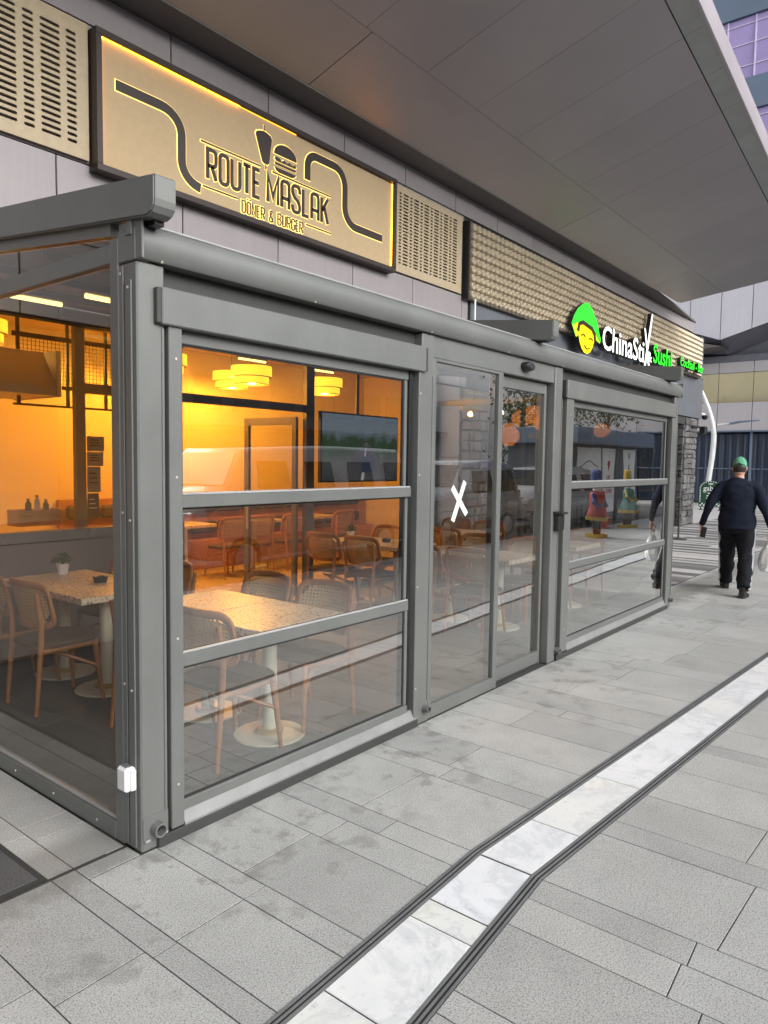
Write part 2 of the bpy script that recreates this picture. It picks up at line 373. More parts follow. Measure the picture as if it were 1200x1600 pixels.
# pavement bed with its pavers
pavement = ob('pavement', MB().box(-9, 30, -5.0, .45, -.15, -.0017), mt_joint, kind='structure')
BEND = .93
def yL(x): return -.025+((-1.098 + .030*x/.93) if x < BEND else (-1.068 - .0617*(x-BEND)))
def yR(x): return .025+((-1.455 + .074*x/.93) if x < BEND else (-1.381 - .0675*(x-BEND)))
DW = .038     # drain width each side
G = .0045
bounds = [-1.62, -1.30, -.90, -.66, -.34, -.24, .07, .185, .59, .78, .93, 1.44, 1.60, 1.96, 2.37, 2.73, 2.88, 3.21, 3.62, 3.80]
while bounds[-1] < 19: bounds.append(bounds[-1]+rnd.choice((.18, .3, .42, .42, .55, .6)))
lb = [-1.62]
while lb[0] > -4.5: lb.insert(0, lb[0]-rnd.choice((.18, .32, .45, .55)))
bounds = lb[:-1]+bounds
def pave_course(x0, x1, segs, out):
    for (a0, a1, b0, b1) in segs:     # far edge y at x0,x1 ; near edge y at x0,x1
        L = ((a0+a1)-(b0+b1))/2; n = max(1, round(L/rnd.choice((.55, .7, .85)))); cuts = sorted([0]+[min(.95, max(.05, (i+rnd.uniform(-.28, .28))/n)) for i in range(1, n)]+[1])
        for c0, c1 in zip(cuts[:-1], cuts[1:]):
            p = [(x0+G/2, lerp(b0, a0, c0)+G/2), (x1-G/2, lerp(b1, a1, c0)+G/2), (x1-G/2, lerp(b1, a1, c1)-G/2), (x0+G/2, lerp(b0, a0, c1)-G/2)]
            out.append(p)
quads = []
for x0, x1 in zip(bounds[:-1], bounds[1:]):
    top = .106 if x1 < 0 else (0.0 if x1 < 7.15 else .44)
    pave_course(x0, x1, [(top, top, yL(x0)+DW, yL(x1)+DW), (yR(x0)-DW, yR(x1)-DW, -2.95, -2.95)], quads)
def pscore(p):
    c = Vector((sum(q[0] for q in p)/4, sum(q[1] for q in p)/4)); d = (c-CAMP.xy)
    cosv = d.normalized().dot(f.xy.normalized()); A = abs((p[1][0]-p[0][0])*(p[3][1]-p[0][1]))
    return (A/d.length**3) * (1 if cosv > .55 else .05)
quads.sort(key=pscore, reverse=True)
quads.insert(0, [(-.24+G/2, .004), (-.006, .004), (-.006, .102), (-.24+G/2, .102)]); rest = MB()
for i, p in enumerate(quads):
    dz = rnd.uniform(-.0006, .0006)
    vs, fs = chamfer_quad(p, -.03, dz)
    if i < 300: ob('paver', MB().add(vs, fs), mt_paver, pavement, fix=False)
    else: rest.add(vs, fs)
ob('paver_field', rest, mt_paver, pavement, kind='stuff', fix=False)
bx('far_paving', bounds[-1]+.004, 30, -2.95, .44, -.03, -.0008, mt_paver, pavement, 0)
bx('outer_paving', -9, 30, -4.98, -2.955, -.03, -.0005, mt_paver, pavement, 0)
# small pavers left of the pavilion and the dark entrance mat
for (x0, x1, cuts) in ((-.345, -.24, (.12, .52, .98, 1.5, 2.1, 3.3)), (-.24, -.010, (.12, .45, .60, 1.3, 2.2, 3.3))):
    for c0, c1 in zip(cuts[:-1], cuts[1:]):
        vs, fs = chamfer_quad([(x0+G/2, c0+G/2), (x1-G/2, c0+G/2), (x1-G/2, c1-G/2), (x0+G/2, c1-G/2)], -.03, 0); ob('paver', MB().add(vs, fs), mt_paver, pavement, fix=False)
side_bed = bx('side_bed', -9, -.02, .451, 3.38, -.15, -.0017, mt_joint, pavement, 0)
mat_t = thing('entrance_mat', 'dark grey entrance mat set flush in the paving left of the pavilion corner', 'mat', (-1.2, 1.8, 0))
ob('carpet', MB().box(-.80, .83, -1.64, 1.5, -.03, .001), mt_mat, mat_t)
strip_t = thing('threshold_strip', 'thin dark metal strip crossing the paving beside the mat', 'metal strip', (-1.4, .112, 0))
ob('strip', MB().box(-2.2, 1.30, -.006, .006, -.03, .004, .002), mt_rubber, strip_t)
# marble inlay strip
marble_t = ob('marble_strip', MB().box(-4.4, 24, -3.2, -1.03, -.028, -.020), mt_joint, kind='structure')
mx_ = [-4.4, -3.6, -2.9, -2.1, -1.4, -.75, -.08, .40, .53, BEND, 1.35, 2.01, 2.59, 3.25, 3.49, 3.94, 4.6]
while mx_[-1] < 23: mx_.append(mx_[-1]+rnd.choice((.35, .6, .65, .7)))
for x0, x1 in zip(mx_[:-1], mx_[1:]):
    sk = rnd.uniform(-.012, .012); g = .006 if x0 not in (BEND, .53) else .011
    vs, fs = chamfer_quad([(x0+g/2, yR(x0)+.012), (x1-g/2+sk*0, yR(x1)+.012), (x1-g/2, yL(x1)-.012), (x0+g/2, yL(x0)-.012)], -.022, .0015+rnd.uniform(-.001, .001), .003)
    ob('marble_slab', MB().add(vs, fs), mt_marble, marble_t, fix=False)
for side, fn, lab in ((1, yL, 'dark slot drain along the shop side of the white marble strip'), (-1, yR, 'dark slot drain along the street side of the white marble strip')):
    d = thing('slot_drain', lab, 'drain', (0, 0, 0), 0, 'slot drains beside the marble strip')
    for nm, o0, o1, z1 in (('rail', -.011, -.001, .003), ('rail', .010, .017, .003), ('rail', .0285, .0365, .003), ('channel', -.001, .010, -.008), ('channel', .017, .0285, -.008)):
        mb = MB(); xs = [-4.4, -2, 0, BEND, 3, 6, 10, 15, 23]
        rings = [[(x, fn(x)+side*o0, -.03), (x, fn(x)+side*o1, -.03), (x, fn(x)+side*o1, z1), (x, fn(x)+side*o0, z1)] for x in xs]
        mb.loft(rings); ob(nm, mb, mt_rail if nm == 'rail' else mt_alu_dark, d)
# striped plaza beyond the pavilion
plaza = ob('striped_paving', MB().box(7.16, 40, .452, 3.39, -.15, -.0017), mt_joint, kind='structure')
bxl = [7.17]
k = 0
while bxl[-1] < 34:
    w = rnd.choice((.16, .2, .2, .32, .4)) if bxl[-1] < 20 else rnd.choice((.4, .6)); x0 = bxl[-1]; x1 = x0+w; bxl.append(x1)
    ys = [.456, rnd.uniform(1.2, 2.4), 3.385]; k += 1
    for y0, y1 in zip(ys[:-1], ys[1:]):
        dark = (k % 2 == 0) ^ (rnd.random() < .14)
        vs, fs = chamfer_quad([(x0+G/2, y0+G/2), (x1-G/2, y0+G/2), (x1-G/2, y1-G/2), (x0+G/2, y1-G/2)], -.03, 0)
        ob('paving_strip', MB().add(vs, fs), mt_stripe_d if dark else mt_stripe_l, plaza, fix=False)
far_pave = ob('far_plaza', MB().box(20.5, 60, 3.4, 40, -.15, -.004).box(30.01, 60, -40, 3.38, -.15, -.006), mt_stripe_l, kind='structure')
# road and opposite pavement (seen in the window reflections)
road = ob('road', MB().box(-40, 80, -13, -5.02, -.155, -.10), mt_asphalt, kind='structure')
opp = ob('opposite_pavement', MB().box(-40, 80, -40, -13.02, -.155, .0), mt_stripe_l, kind='structure')

# ================================================================== SETTING: restaurant building
bld = thing('restaurant_building', 'mauve panelled shopping building with overhead canopy behind the glass pavilion', 'building', (0, 3.4, 0))
def b_(name, x0, x1, y0, y1, z0, z1, mat, c=.004, **k): return bx(name, x0, x1, y0-3.4, y1-3.4, z0, z1, mat, bld, c, **k)
b_('wall_backing', -8, 19.55, 3.43, 3.55, 2.83, 5.66, mt_wallback, 0)
xs = [2.56+1.225*k for k in range(-9, 15)]
for x0, x1 in zip(xs[:-1], xs[1:]):
    x1 = min(x1, 19.58)
    if x0 > 19.5: break
    b_('wall_panel', x0+.006, x1-.006, 3.40, 3.429, 5.375, 5.655, mt_wall)
xs = [1.43+1.252*k for k in range(-8, 6)]+[7.86]
for x0, x1 in zip(xs[:-1], xs[1:]): b_('wall_panel', x0+.006, x1-.006, 3.40, 3.429, 3.52, 4.19, mt_wall); b_('wall_panel', x0+.006, x1-.006, 3.40, 3.429, 2.84, 3.508, mt_wall)
b_('wall_panel', -8, 7.70, 3.404, 3.429, 4.202, 5.363, mt_wall)
xs = [7.90]+[9.03+1.26*k for k in range(0, 10)]+[20.65]
for x0, x1 in zip(xs[:-1], xs[1:]):
    b_('wall_panel', x0+.005, x1-.005, 3.38, 3.429, 3.045, 4.175, mt_slate)
b_('wall_return', 20.40, 20.645, 3.43, 9.5, 3.045, 4.175, mt_slate)
b_('wall_return', 20.30, 20.62, 3.40, 9.5, 4.185, 5.37, mt_slate)
b_('wall_return', 19.40, 19.60, 3.43, 9.5, 5.385, 5.655, mt_wall)
b_('cornice_trim', 7.9, 20.65, 3.372, 3.43, 4.176, 4.186, mt_wallback, 0)
# ground floor: grey panels left of first stone column
for z0, z1 in ((0.0, .93), (.94, 1.75), (1.76, 2.82)): b_('lower_panel', 6.82, 7.72, 3.42, 3.56, z0, z1, mt_wall)
# dark lintel under ChinaStix band
b_('lintel', 7.70, 20.6, 3.45, 3.75, 2.84, 3.04, mt_dark)

# stone columns
def stone_column(x0, x1, y0, y1, z1, label, cells):
    t = thing('stone_column', label, 'column', ((x0+x1)/2, (y0+y1)/2, 0), 0, 'stone clad columns of the noodle restaurant')
    cx, cy = (x0+x1)/2, (y0+y1)/2
    ob('core', MB().box(x0-cx+.03, x1-cx-.03, y0-cy+.03, y1-cy-.03, 0, z1), mt_mortar, t)
    faces = [(x0, x1, lambda a, b, d0, d1: ((a-cx, y0-cy-d1), (b-cx, y0-cy-d1))), ]
    def rockbox(p0, p1, nrm, z0, z1_):
        # a roughly split stone: jittered box, chamfered face
        ax = (Vector(p1)-Vector(p0)); L = ax.length; ax.normalize(); vs = []
        for dd, ins in ((-.05, 0), (rnd.uniform(.005, .02), .0), (rnd.uniform(.028, .05), .018)):
            for (s_, z) in ((ins, z0+ins), (L-ins, z0+ins), (L-ins, z1_-ins), (ins, z1_-ins)):
                j = rnd.uniform(-.018, .018); q = Vector(p0)+ax*(s_+j)+Vector(nrm)*(dd+rnd.uniform(-.006, .006)); vs.append((q.x, q.y, z+rnd.uniform(-.016, .016)))
        fs = [(3,2,1,0), (8,9,10,11)]+[(4*a+i, 4*a+(i+1)%4, 4*a+4+(i+1)%4, 4*a+4+i) for a in (0, 1) for i in range(4)]
        return MB().add(vs, fs)
    for (A, B, nrm) in (((x0, y0), (x1, y0), (0, -1)), ((x0, y1), (x0, y0), (-1, 0)), ((x1, y0), (x1, y1), (1, 0))):
        A = Vector(A)-Vector((cx, cy)); B = Vector(B)-Vector((cx, cy)); L = (B-A).length
        z = 0
        while z < z1-.04:
            h = rnd.choice(cells); h = min(h, z1-z)
            if z1-(z+h) < .08: h = z1-z
            s_ = 0
            while s_ < L-.02:
                w = rnd.uniform(.8, 1.9)*h; w = min(w, L-s_)
                if L-(s_+w) < .1: w = L-s_
                if h > .2 and rnd.random() < .35:
                    hh = h*rnd.uniform(.4, .6)
                    for (q0, q1) in ((z, z+hh), (z+hh, z+h)): ob('stone', rockbox(A+(B-A)*(s_+.008)/L, A+(B-A)*(s_+w-.008)/L, nrm, q0+.007, q1-.007), mt_stone, t)
                else: ob('stone', rockbox(A+(B-A)*(s_+.008)/L, A+(B-A)*(s_+w-.008)/L, nrm, z+.008, z+h-.008), mt_stone, t)
                s_ += w
            z += h
    return t
stone_column(7.78, 8.66, 3.46, 3.95, 2.83, 'grey stone clad column seen through the pavilion glass behind the taped cross', (.16, .22, .28))
stone_column(19.25, 20.34, 3.44, 4.3, 3.03, 'grey stone clad column at the far corner under the dark fascia', (.17, .24, .3))

# canopy
canopy = thing('canopy', 'wide grey metal canopy with panelled soffit jutting out over the shopfronts', 'canopy', (5, 1.5, 5.6))
cpo = Vector((5, 1.5, 5.6))
def cpy(x): return -.19+.044*(x-6.28)            # outer edge y
def jny(x): return .02+.045*(x-5.9)              # joint y
def cz(y, x=0): return 5.66+.27*(3.03-y)
def cv(x, y, dz=0): return (x-5, y-1.5, cz(y)+dz-5.6)
def slab(p, th=.03):
    vs = [cv(*q) for q in p]+[cv(*q, dz=th) for q in p]; k = len(p)
    return MB().add(vs, [tuple(range(k)), tuple(range(2*k-1, k-1, -1))]+[(i, k+i, k+(i+1)%k, (i+1)%k) for i in range(k)])
ob('cove_soffit', MB().box(-13, 9.9, 3.03-1.5, 3.44-1.5, .06, .10).prism([(9.9, 3.03-1.5), (9.9, 3.44-1.5), (14.7, 3.44-1.5), (14.7, 3.39-1.5), (12.2, 3.17-1.5)], 'z', .06, .10), mt_soffit_in, canopy)
ob('cove_trim', MB().box(-13, 9.9, 3.022-1.5, 3.034-1.5, .048, .062, .003), mt_alu, canopy)
ob('deck', slab([(-8, 3.1), (-8, cpy(-8)+.05), (17.2, cpy(17.2)+.05), (17.7, 1.2), (16.9, 3.05)], .25).add([], []), mt_soffit_in, canopy)
for o in canopy.children:
    if o.name.startswith('deck'): o.location.z += .035
px = [5.95-1.02*k for k in range(14, 0, -1)]+[5.95+1.0*k for k in range(0, 12)]
SEAM = 2.14
g = .0022
for x0, x1 in zip(px[:-1], px[1:]):
    s_ = -.03
    if x1 <= 17:
        ob('soffit_panel', slab([(x0+g+s_*0, SEAM-g), (x0+g, jny(x0)+g), (x1-g, jny(x1)+g), (x1-g, SEAM-g)][::-1]), mt_soffit, canopy)
        ob('lip_panel', slab([(x0+g, jny(x0)-.012), (x0+g, cpy(x0)), (x1-g, cpy(x1)), (x1-g, jny(x1)-.012)][::-1]), mt_lip, canopy)
for i, (x0, x1) in enumerate(((-8, -2.1), (-2.09, 4), (4.01, 10), (10.01, 14.86))):
    ob('soffit_panel', slab([(x0, 3.03), (x0, SEAM+g), (x1, SEAM+g), (x1, 3.03)][::-1]), mt_soffit, canopy)
ob('end_panel', slab([(16.95, SEAM-.01), (16.95, jny(16.95)), (17.3, .9), (17.83, 1.24), (17.4, SEAM-.01)][::-1]), mt_soffit, canopy)
ob('end_panel', slab([(14.87, 3.03), (14.87, SEAM+g), (17.36, SEAM+g), (16.94, 2.99)][::-1]), mt_soffit, canopy)
mb = MB(); rings = []
for x in (-8, 0, 6, 10, 14, 17.0):
    y = cpy(x); z = cz(y); rings.append([(x-5, y-1.5+.0, z-5.6-.002), (x-5, y-1.5-.02, z-5.6+.002), (x-5, y-1.5-.036, z-5.6+.012), (x-5, y-1.5-.042, z-5.6+.035), (x-5, y-1.5-.036, z-5.6+.30), (x-5, y-1.5+.05, z-5.6+.30)])
mb.loft(rings); ob('edge_nosing', mb, mt_soffit, canopy, smooth=True)
# ================================================================== perforated panels and signs
def perforated(x0, x1, z0, z1, cols, rows, zt, zb, sh, label, y=3.365):
    t = thing('perforated_panel', label, 'panel', ((x0+x1)/2, y, z0), 0, 'perforated beige panels beside the burger sign')
    cx = (x0+x1)/2; mb = MB(); th = .02
    # grid lines: slot cells, margins as plain quads
    xe = [x0]
    for a, b in cols: xe += [a-.012, b+.012]
    xe.append(x1); pitch = (zt-zb)/rows; ze = [z0, zb]+[zb+pitch*(i+1) for i in range(rows)]+[z1]
    def q(a, b, c, d):
        mb.add([(a-cx, 0, c-z0), (b-cx, 0, c-z0), (b-cx, 0, d-z0), (a-cx, 0, d-z0)], [(0, 1, 2, 3)])
    for i in range(len(xe)-1):
        for j in range(len(ze)-1):
            a, b, c, d = xe[i], xe[i+1], ze[j], ze[j+1]
            if i % 2 == 1 and 0 < j <= rows:
                A, B = a+.012-cx, b-.012-cx; zc = (c+d)/2-z0; r_ = sh/2
                inner = []
                for k in range(5): an = PI/2+PI*k/4; inner.append((A+r_+r_*math.cos(an), zc+r_*math.sin(an)))
                for k in range(5): an = -PI/2+PI*k/4; inner.append((B-r_+r_*math.cos(an), zc+r_*math.sin(an)))
                oc = [(a-cx, d-z0), (a-cx, c-z0), (b-cx, c-z0), (b-cx, d-z0)]
                vs = [(p[0], 0, p[1]) for p in inner]+[(p[0], th, p[1]) for p in inner]+[(p[0], 0, p[1]) for p in oc]
                fs = [(k, (k+1)%10, 10+(k+1)%10, 10+k) for k in range(10)]
                O = 20
                fs += [(O, 0, 1), (O, 1, 2), (O, 2, O+1), (2, 3, O+1), (3, 4, O+1), (4, 5, O+2, O+1), (5, 6, O+2), (6, 7, O+2), (7, O+3, O+2), (7, 8, O+3), (8, 9, O+3), (9, 0, O, O+3)]
                mb.add(vs, fs)
            else: q(a, b, c, d)
    mb.box(x0-cx, x1-cx, .0005, th, -.0, .012); mb.box(x1-cx-.012, x1-cx, .0005, th, .0, z1-z0); mb.box(x0-cx, x0-cx+.012, .0005, th, 0, z1-z0); mb.box(x0-cx, x1-cx, .0005, th, z1-z0-.012, z1-z0)
    bm = bmesh.new(); me = mb.mesh('plate'); link('plate', me, mt_perf, t); bm.free()
    # dark cavity behind the slots and side returns
    ob('cavity', MB().box(x0-cx+.03, x1-cx-.03, .045, .055, .02, z1-z0-.02), mt_dark, t)
    return t
cols = []; x = 1.60; L_ = False
while x > -.55:
    w = .165 if L_ else .088; cols.insert(0, (x-w, x)); x -= w+.052; L_ = not L_
perforated(-.70, 1.705, 4.215, 5.34, cols, 18, 5.235, 4.31, .026, 'perforated beige panel on the upper left of the burger sign')
cols = []; x = 6.06; L_ = False
for i in range(13):
    w = .115 if L_ else .055; cols.append((x, x+w)); x += w+.035; L_ = not L_
cols = [(a+.0, b) for a, b in cols if b < 7.55]
perforated(5.985, 7.60, 4.20, 5.32, cols+[(7.42, 7.53)] if cols[-1][1] < 7.42 else cols, 22, 5.245, 4.30, .022, 'perforated beige panel between burger sign and relief wall')

# relief panel of raised ovals
rel = thing('relief_panel', 'champagne coloured relief panel of raised ovals behind the noodle sign', 'wall panel', (13.87, 3.3, 4.14))
ob('base_sheet', MB().box(-6.17, 6.17, -.0, .09, 0, 1.13, .005), mt_bumpbase, rel)
def relief(ncol, nrow, x0, x1, z0, z1):
    mb = MB(); dx = (x1-x0)/ncol; dz = (z1-z0)/nrow; k = 10
    for i in range(ncol):
        for j in range(nrow):
            cx = x0+dx*(i+.5); cz_ = z0+dz*(j+.5); rings = []
            for rr, yy in ((1.0, .0), (.88, -.034), (.70, -.048), (.52, -.034), (.28, -.010)):
                rings.append([(cx+dx*.46*rr*math.cos(2*PI*a/k), yy-.002, cz_+dz*.49*rr*math.sin(2*PI*a/k)) for a in range(k)])
            o = len(mb.v); mb.loft(rings, False); mb.f.append(tuple(range(len(mb.v)-k, len(mb.v))))
    return mb
me_mb = relief(88, 9, -6.15, 6.15, .01, 1.12)
ob('raised_oval', me_mb, mt_bump, rel, smooth=False, kind='stuff', fix=False)
ob('end_cap', MB().box(-6.205, -6.173, -.03, .10, -.01, 1.14, .003), mt_black, rel)

# --- burger sign (letters are strokes)
def arc(cx, cy, rx, ry, a0, a1, n=7): return [(cx+rx*math.cos(math.radians(lerp(a0, a1, i/n))), cy+ry*math.sin(math.radians(lerp(a0, a1, i/n)))) for i in range(n+1)]
def glyph(c):
    R_ = .5; h = 1.0; w = .42; q = .16; s = []
    if c == 'R': s = [[(0, 0), (0, h), (w-q, h)]+arc(w-q, h-q, q, q, 90, 0)[1:]+arc(w-q, .45+q, q, q, 0, -90)+[(0, .45)], [(w*.48, .45), (w, 0)]]
    elif c == 'O': s = [arc(w-q, h-q, q, q, 0, 90)+arc(q, h-q, q, q, 90, 180)+arc(q, q, q, q, 180, 270)+arc(w-q, q, q, q, 270, 360)+['c']]
    elif c == 'U': s = [[(0, h)]+arc(q, q, q, q, 180, 270)+arc(w-q, q, q, q, 270, 360)+[(w, h)]]
    elif c == 'T': w = .36; s = [[(0, h), (w, h)], [(w/2, h), (w/2, 0)]]
    elif c == 'E': w = .32; s = [[(w, h), (0, h), (0, 0), (w, 0)], [(0, .52), (w*.85, .52)]]
    elif c == 'M': w = .56; s = [[(0, 0), (0, h), (w/2, .25), (w, h), (w, 0)]]
    elif c == 'A': s = [[(0, 0)]+arc(q, h-q, q, q, 180, 90)+arc(w-q, h-q, q, q, 90, 0)+[(w, 0)], [(0, .36), (w, .36)]]
    elif c == 'S': s = [[(w, .74)]+arc(w-q, h-q, q, q, 0, 90)+arc(q, h-q, q, q, 90, 180)+[(0, .72), (w*.3, .54), (w*.7, .46), (w, .28)]+arc(w-q, q, q, q, 0, -90)+arc(q, q, q, q, 270, 180)+[(0, .26)]]
    elif c == 'L': w = .32; s = [[(0, h), (0, 0), (w, 0)]]
    elif c == 'K': w = .40; s = [[(0, h), (0, 0)], [(w, h), (.03, .46)], [(w*.42, .63), (w, 0)]]
    elif c == 'D': s = [[(0, 0), (0, h), (w-q, h)]+arc(w-q, h-q, q, q, 90, 0)[1:]+arc(w-q, q, q, q, 0, -90)+[(0, 0)]]
    elif c == 'N': w = .40; s = [[(0, 0), (0, h), (w, 0), (w, h)]]
    elif c == 'B': s = [[(0, 0), (0, h), (w-q, h)]+arc(w-q, h-.13, q, .13, 90, -45)+[(w-q, .53)], [(0, .53), (w-q, .53)]+arc(w-q, .265, q, .265, 90, -90)+[(0, 0)]]
    elif c == 'G': s = [[(w, .76)]+arc(w-q, h-q, q, q, 0, 90)+arc(q, h-q, q, q, 90, 180)+arc(q, q, q, q, 180, 270)+arc(w-q, q, q, q, 270, 360)+[(w, .48), (w*.55, .48)]]
    elif c == '&': s = [[(w, 0), (.06, .72)]+arc(.19, .80, .13, .19, 200, 20)+[(.05, .42), (0, .25)]+arc(.18, .2, .18, .2, 180, 300)+[(w, .42)]]
    return s, w
sg = thing('burger_restaurant_sign', 'backlit stone look burger restaurant sign in a dark brown frame', 'sign', (3.80, 3.315, 4.135))
def sgp(x, z): return (x-3.80, z-4.135)
ob('board', MB().box(-2.03, 2.03, -.01, .02, .04, 1.14), mt_stone_board, sg)
FW, FD = .055, -.055
for nm, a in (('frame_rail', (-2.08, 2.08, FD, .08, 1.120, 1.175)), ('frame_rail', (-2.08, 2.08, FD, .08, 0, FW)), ('frame_stile', (-2.08, -2.025, FD, .08, FW, 1.120)), ('frame_stile', (2.025, 2.08, FD, .08, FW, 1.120))):
    ob(nm, MB().box(*a, .003), mt_brown, sg)
ob('led_strip', MB().box(-.49, .3, -.020, -.012, 1.1175, 1.1195), mt_led2, sg); ob('led_strip', MB().box(-2.02, -.5, -.026, -.012, 1.1170, 1.1195), mt_ledstrip, sg)
ob('led_strip', MB().box(-2.0245, -2.022, -.020, -.012, .10, 1.10), mt_ledstrip, sg)
ob('led_strip', MB().box(2.019, 2.0245, -.020, -.012, .08, 1.11), mt_ledstrip, sg)
def stroke(name, strokes, w, halo=.014, depth=.045):
    mb = MB(); hb = MB(); 
    for s_ in strokes:
        cl = s_[-1] == 'c'; pts = s_[:-1] if cl else s_
        mb.ribbon(pts, w, -.0215, -.0142, cl)
        if not cl:   # halo sticks out past stroke ends too
            a = Vector(pts[0])-Vector(pts[1]); b = Vector(pts[-1])-Vector(pts[-2]); a.normalize(); b.normalize()
            pts = [tuple(Vector(pts[0])+a*halo*.5)]+pts[1:-1]+[tuple(Vector(pts[-1])+b*halo*.5)]
        hb.ribbon(pts, w+halo*1.15, -.0141, -.0105, cl)
    o = ob(name, mb, mt_brown, sg); ob('glow_edge', hb, mt_halo, o)
def word(txt, x0, x1, z0, z1, w, halo):
    H = z1-z0; gl = [(c, *glyph('O' if c == 'Ö' else c)) if c != ' ' else (c, [], .26) for c in txt]
    gap = .20; tot = sum(g_[2] for g_ in gl)+gap*(len(gl)-1); sc = (x1-x0-w)/tot; x = x0+w/2; hh = H-w
    for c, s_, gw in gl:
        st = [[(('c') if p == 'c' else sgp(x+p[0]*sc, z0+w/2+p[1]*hh)) for p in q] for q in s_]
        if c == 'Ö':
            for dx in (.06, .36): st.append([sgp(x+dx*sc-.007, z1+.020), sgp(x+dx*sc+.007, z1+.020)])
        if st: stroke('letter', st, w, halo)
        x += (gw+gap)*sc
word('ROUTE', 2.88, 3.585, 4.405, 4.725, .040, .012)
word('MASLAK', 3.665, 4.635, 4.405, 4.725, .040, .012)
word('DÖNER & BURGER', 3.325, 4.215, 4.215, 4.345, .014, .013)
for a, b, z in ((2.82, 3.58, 4.757), (3.75, 4.66, 4.752), (2.84, 3.27, 4.338), (4.26, 4.67, 4.335)): stroke('rule_line', [[sgp(a, z), sgp(b, z)]], .016, .012)
road1 = [(1.92, 4.915), (2.25, 4.915)]+arc(2.38, 4.72, .22, .195, 90, 0)+[(2.60, 4.52)]+arc(2.82, 4.50, .22, .195, 180, 262)+[(2.815, 4.303)]
road2 = [(4.28, 4.83)]+[(4.28, 4.97)]+arc(4.42, 4.98, .14, .14, 180, 90)+[(4.70, 5.12)]+arc(4.72, 4.92, .19, .20, 90, 0)+[(4.91, 4.72)]+arc(5.12, 4.71, .21, .20, 180, 270)+[(5.62, 4.51)]
stroke('road_emblem', [[sgp(*p) for p in road1]], .088, .014); stroke('road_emblem', [[sgp(*p) for p in road2]], .088, .014)
def solid(name, poly, halo=.012):
    poly = [sgp(*p) for p in poly]; o = ob(name, MB().prism(poly, 'y', -.0215, -.0142), mt_brown, sg)
    C = Vector((sum(p[0] for p in poly)/len(poly), sum(p[1] for p in poly)/len(poly)))
    hp = [tuple(Vector(p)+(Vector(p)-C).normalized()*halo) for p in poly]; ob('glow_edge', MB().prism(hp, 'y', -.0141, -.0105), mt_halo, o)
solid('kebab_emblem', [(3.515, 5.07), (3.53, 5.10)]+[(3.60, 5.125), (3.66, 5.125), (3.725, 5.105), (3.742, 5.075), (3.70, 4.82), (3.685, 4.80), (3.63, 4.80), (3.605, 4.82)])
solid('kebab_spit', [(3.625, 5.13), (3.633, 5.13), (3.633, 5.19), (3.625, 5.19)], .006); solid('kebab_spit', [(3.648, 4.745), (3.656, 4.745), (3.656, 4.795), (3.648, 4.795)], .006)
solid('burger_emblem', [(3.775, 4.955)]+arc(3.94, 4.965, .165, .115, 175, 5, 10)+[(4.105, 4.955)])
solid('burger_emblem', [(3.785, 4.905), (3.79, 4.925)]+[(3.85, 4.922), (3.88, 4.90), (3.92, 4.922), (3.96, 4.90), (4.0, 4.922), (4.04, 4.90), (4.09, 4.922), (4.10, 4.905), (4.09, 4.885), (3.80, 4.885)])
solid('burger_emblem', [(3.785, 4.865), (3.79, 4.845), (4.09, 4.845), (4.10, 4.865)], .009)
solid('burger_emblem', [(3.785, 4.815), (3.80, 4.79)]+[(3.84, 4.772), (4.04, 4.772), (4.08, 4.79), (4.10, 4.815)])

# --- noodle restaurant sign
cs = thing('noodle_restaurant_sign', 'lit noodle and sushi sign with white and green letters and yellow face emblem', 'sign', (11.68, 3.2, 3.8))
def text_mesh(s_, size, depth):
    cu = bpy.data.curves.new('lettering', 'FONT'); cu.body = s_; cu.size = size; cu.extrude = depth/2; cu.offset = size*.012; cu.resolution_u = 3
    o = bpy.data.objects.new('lettering', cu); COL.objects.link(o); bpy.context.view_layer.update()
    me = bpy.data.meshes.new_from_object(o.evaluated_get(bpy.context.evaluated_depsgraph_get())); bpy.data.objects.remove(o); bpy.data.curves.remove(cu)
    return me
def bb(me):
    xs = [v.co.x for v in me.vertices]; ys = [v.co.y for v in me.vertices]; return min(xs), max(xs), min(ys), max(ys)
def place_text(me, kx, kz, dx, dz, y, face, side):
    for v in me.vertices: v.co = (v.co.x*kx+dx, -v.co.z+y, v.co.y*kz+dz)
    me.update(); me.materials.clear(); me.materials.append(face); me.materials.append(side)
    for p in me.polygons: p.material_index = 0 if p.normal.y < -.7 else 1
def sign_word(s_, parent, x0, x1, z0, capz, y, depth, face, side, name='letter', origin=(0, 0), refc=None):
    full = text_mesh(s_, 1.0, depth); b = bb(full); kx = (x1-x0)/(b[1]-b[0]); cap = bb(text_mesh(refc or s_[0], 1.0, depth)); kz = (capz-z0)/(cap[3]-max(0, cap[2]))
    for i, c in enumerate(s_):
        if c == ' ': continue
        one = text_mesh(c, 1.0, depth); o1 = bb(one); pre = bb(text_mesh(s_[:i+1], 1.0, depth)); off = pre[1]-o1[1]
        place_text(one, kx, kz, x0-origin[0]+(off-b[0])*kx, z0-origin[1], y, face, side); link(name, one, None, parent)
O = (11.68, 3.8)
sign_word('ChinaSti', cs, 12.38, 14.77, 3.99, 4.46, -.045, .13, mt_white, mt_black, origin=O)
sign_word('&', cs, 14.99, 15.33, 4.05, 4.27, -.045, .12, mt_white, mt_black, origin=O)
sign_word('Sushi', cs, 15.41, 16.76, 4.07, 4.49, -.045, .13, mt_green, mt_black, origin=O)
sign_word('Cocktail - Bar', cs, 17.53, 19.60, 4.235, 4.46, -.04, .10, mt_green, mt_black, origin=O)
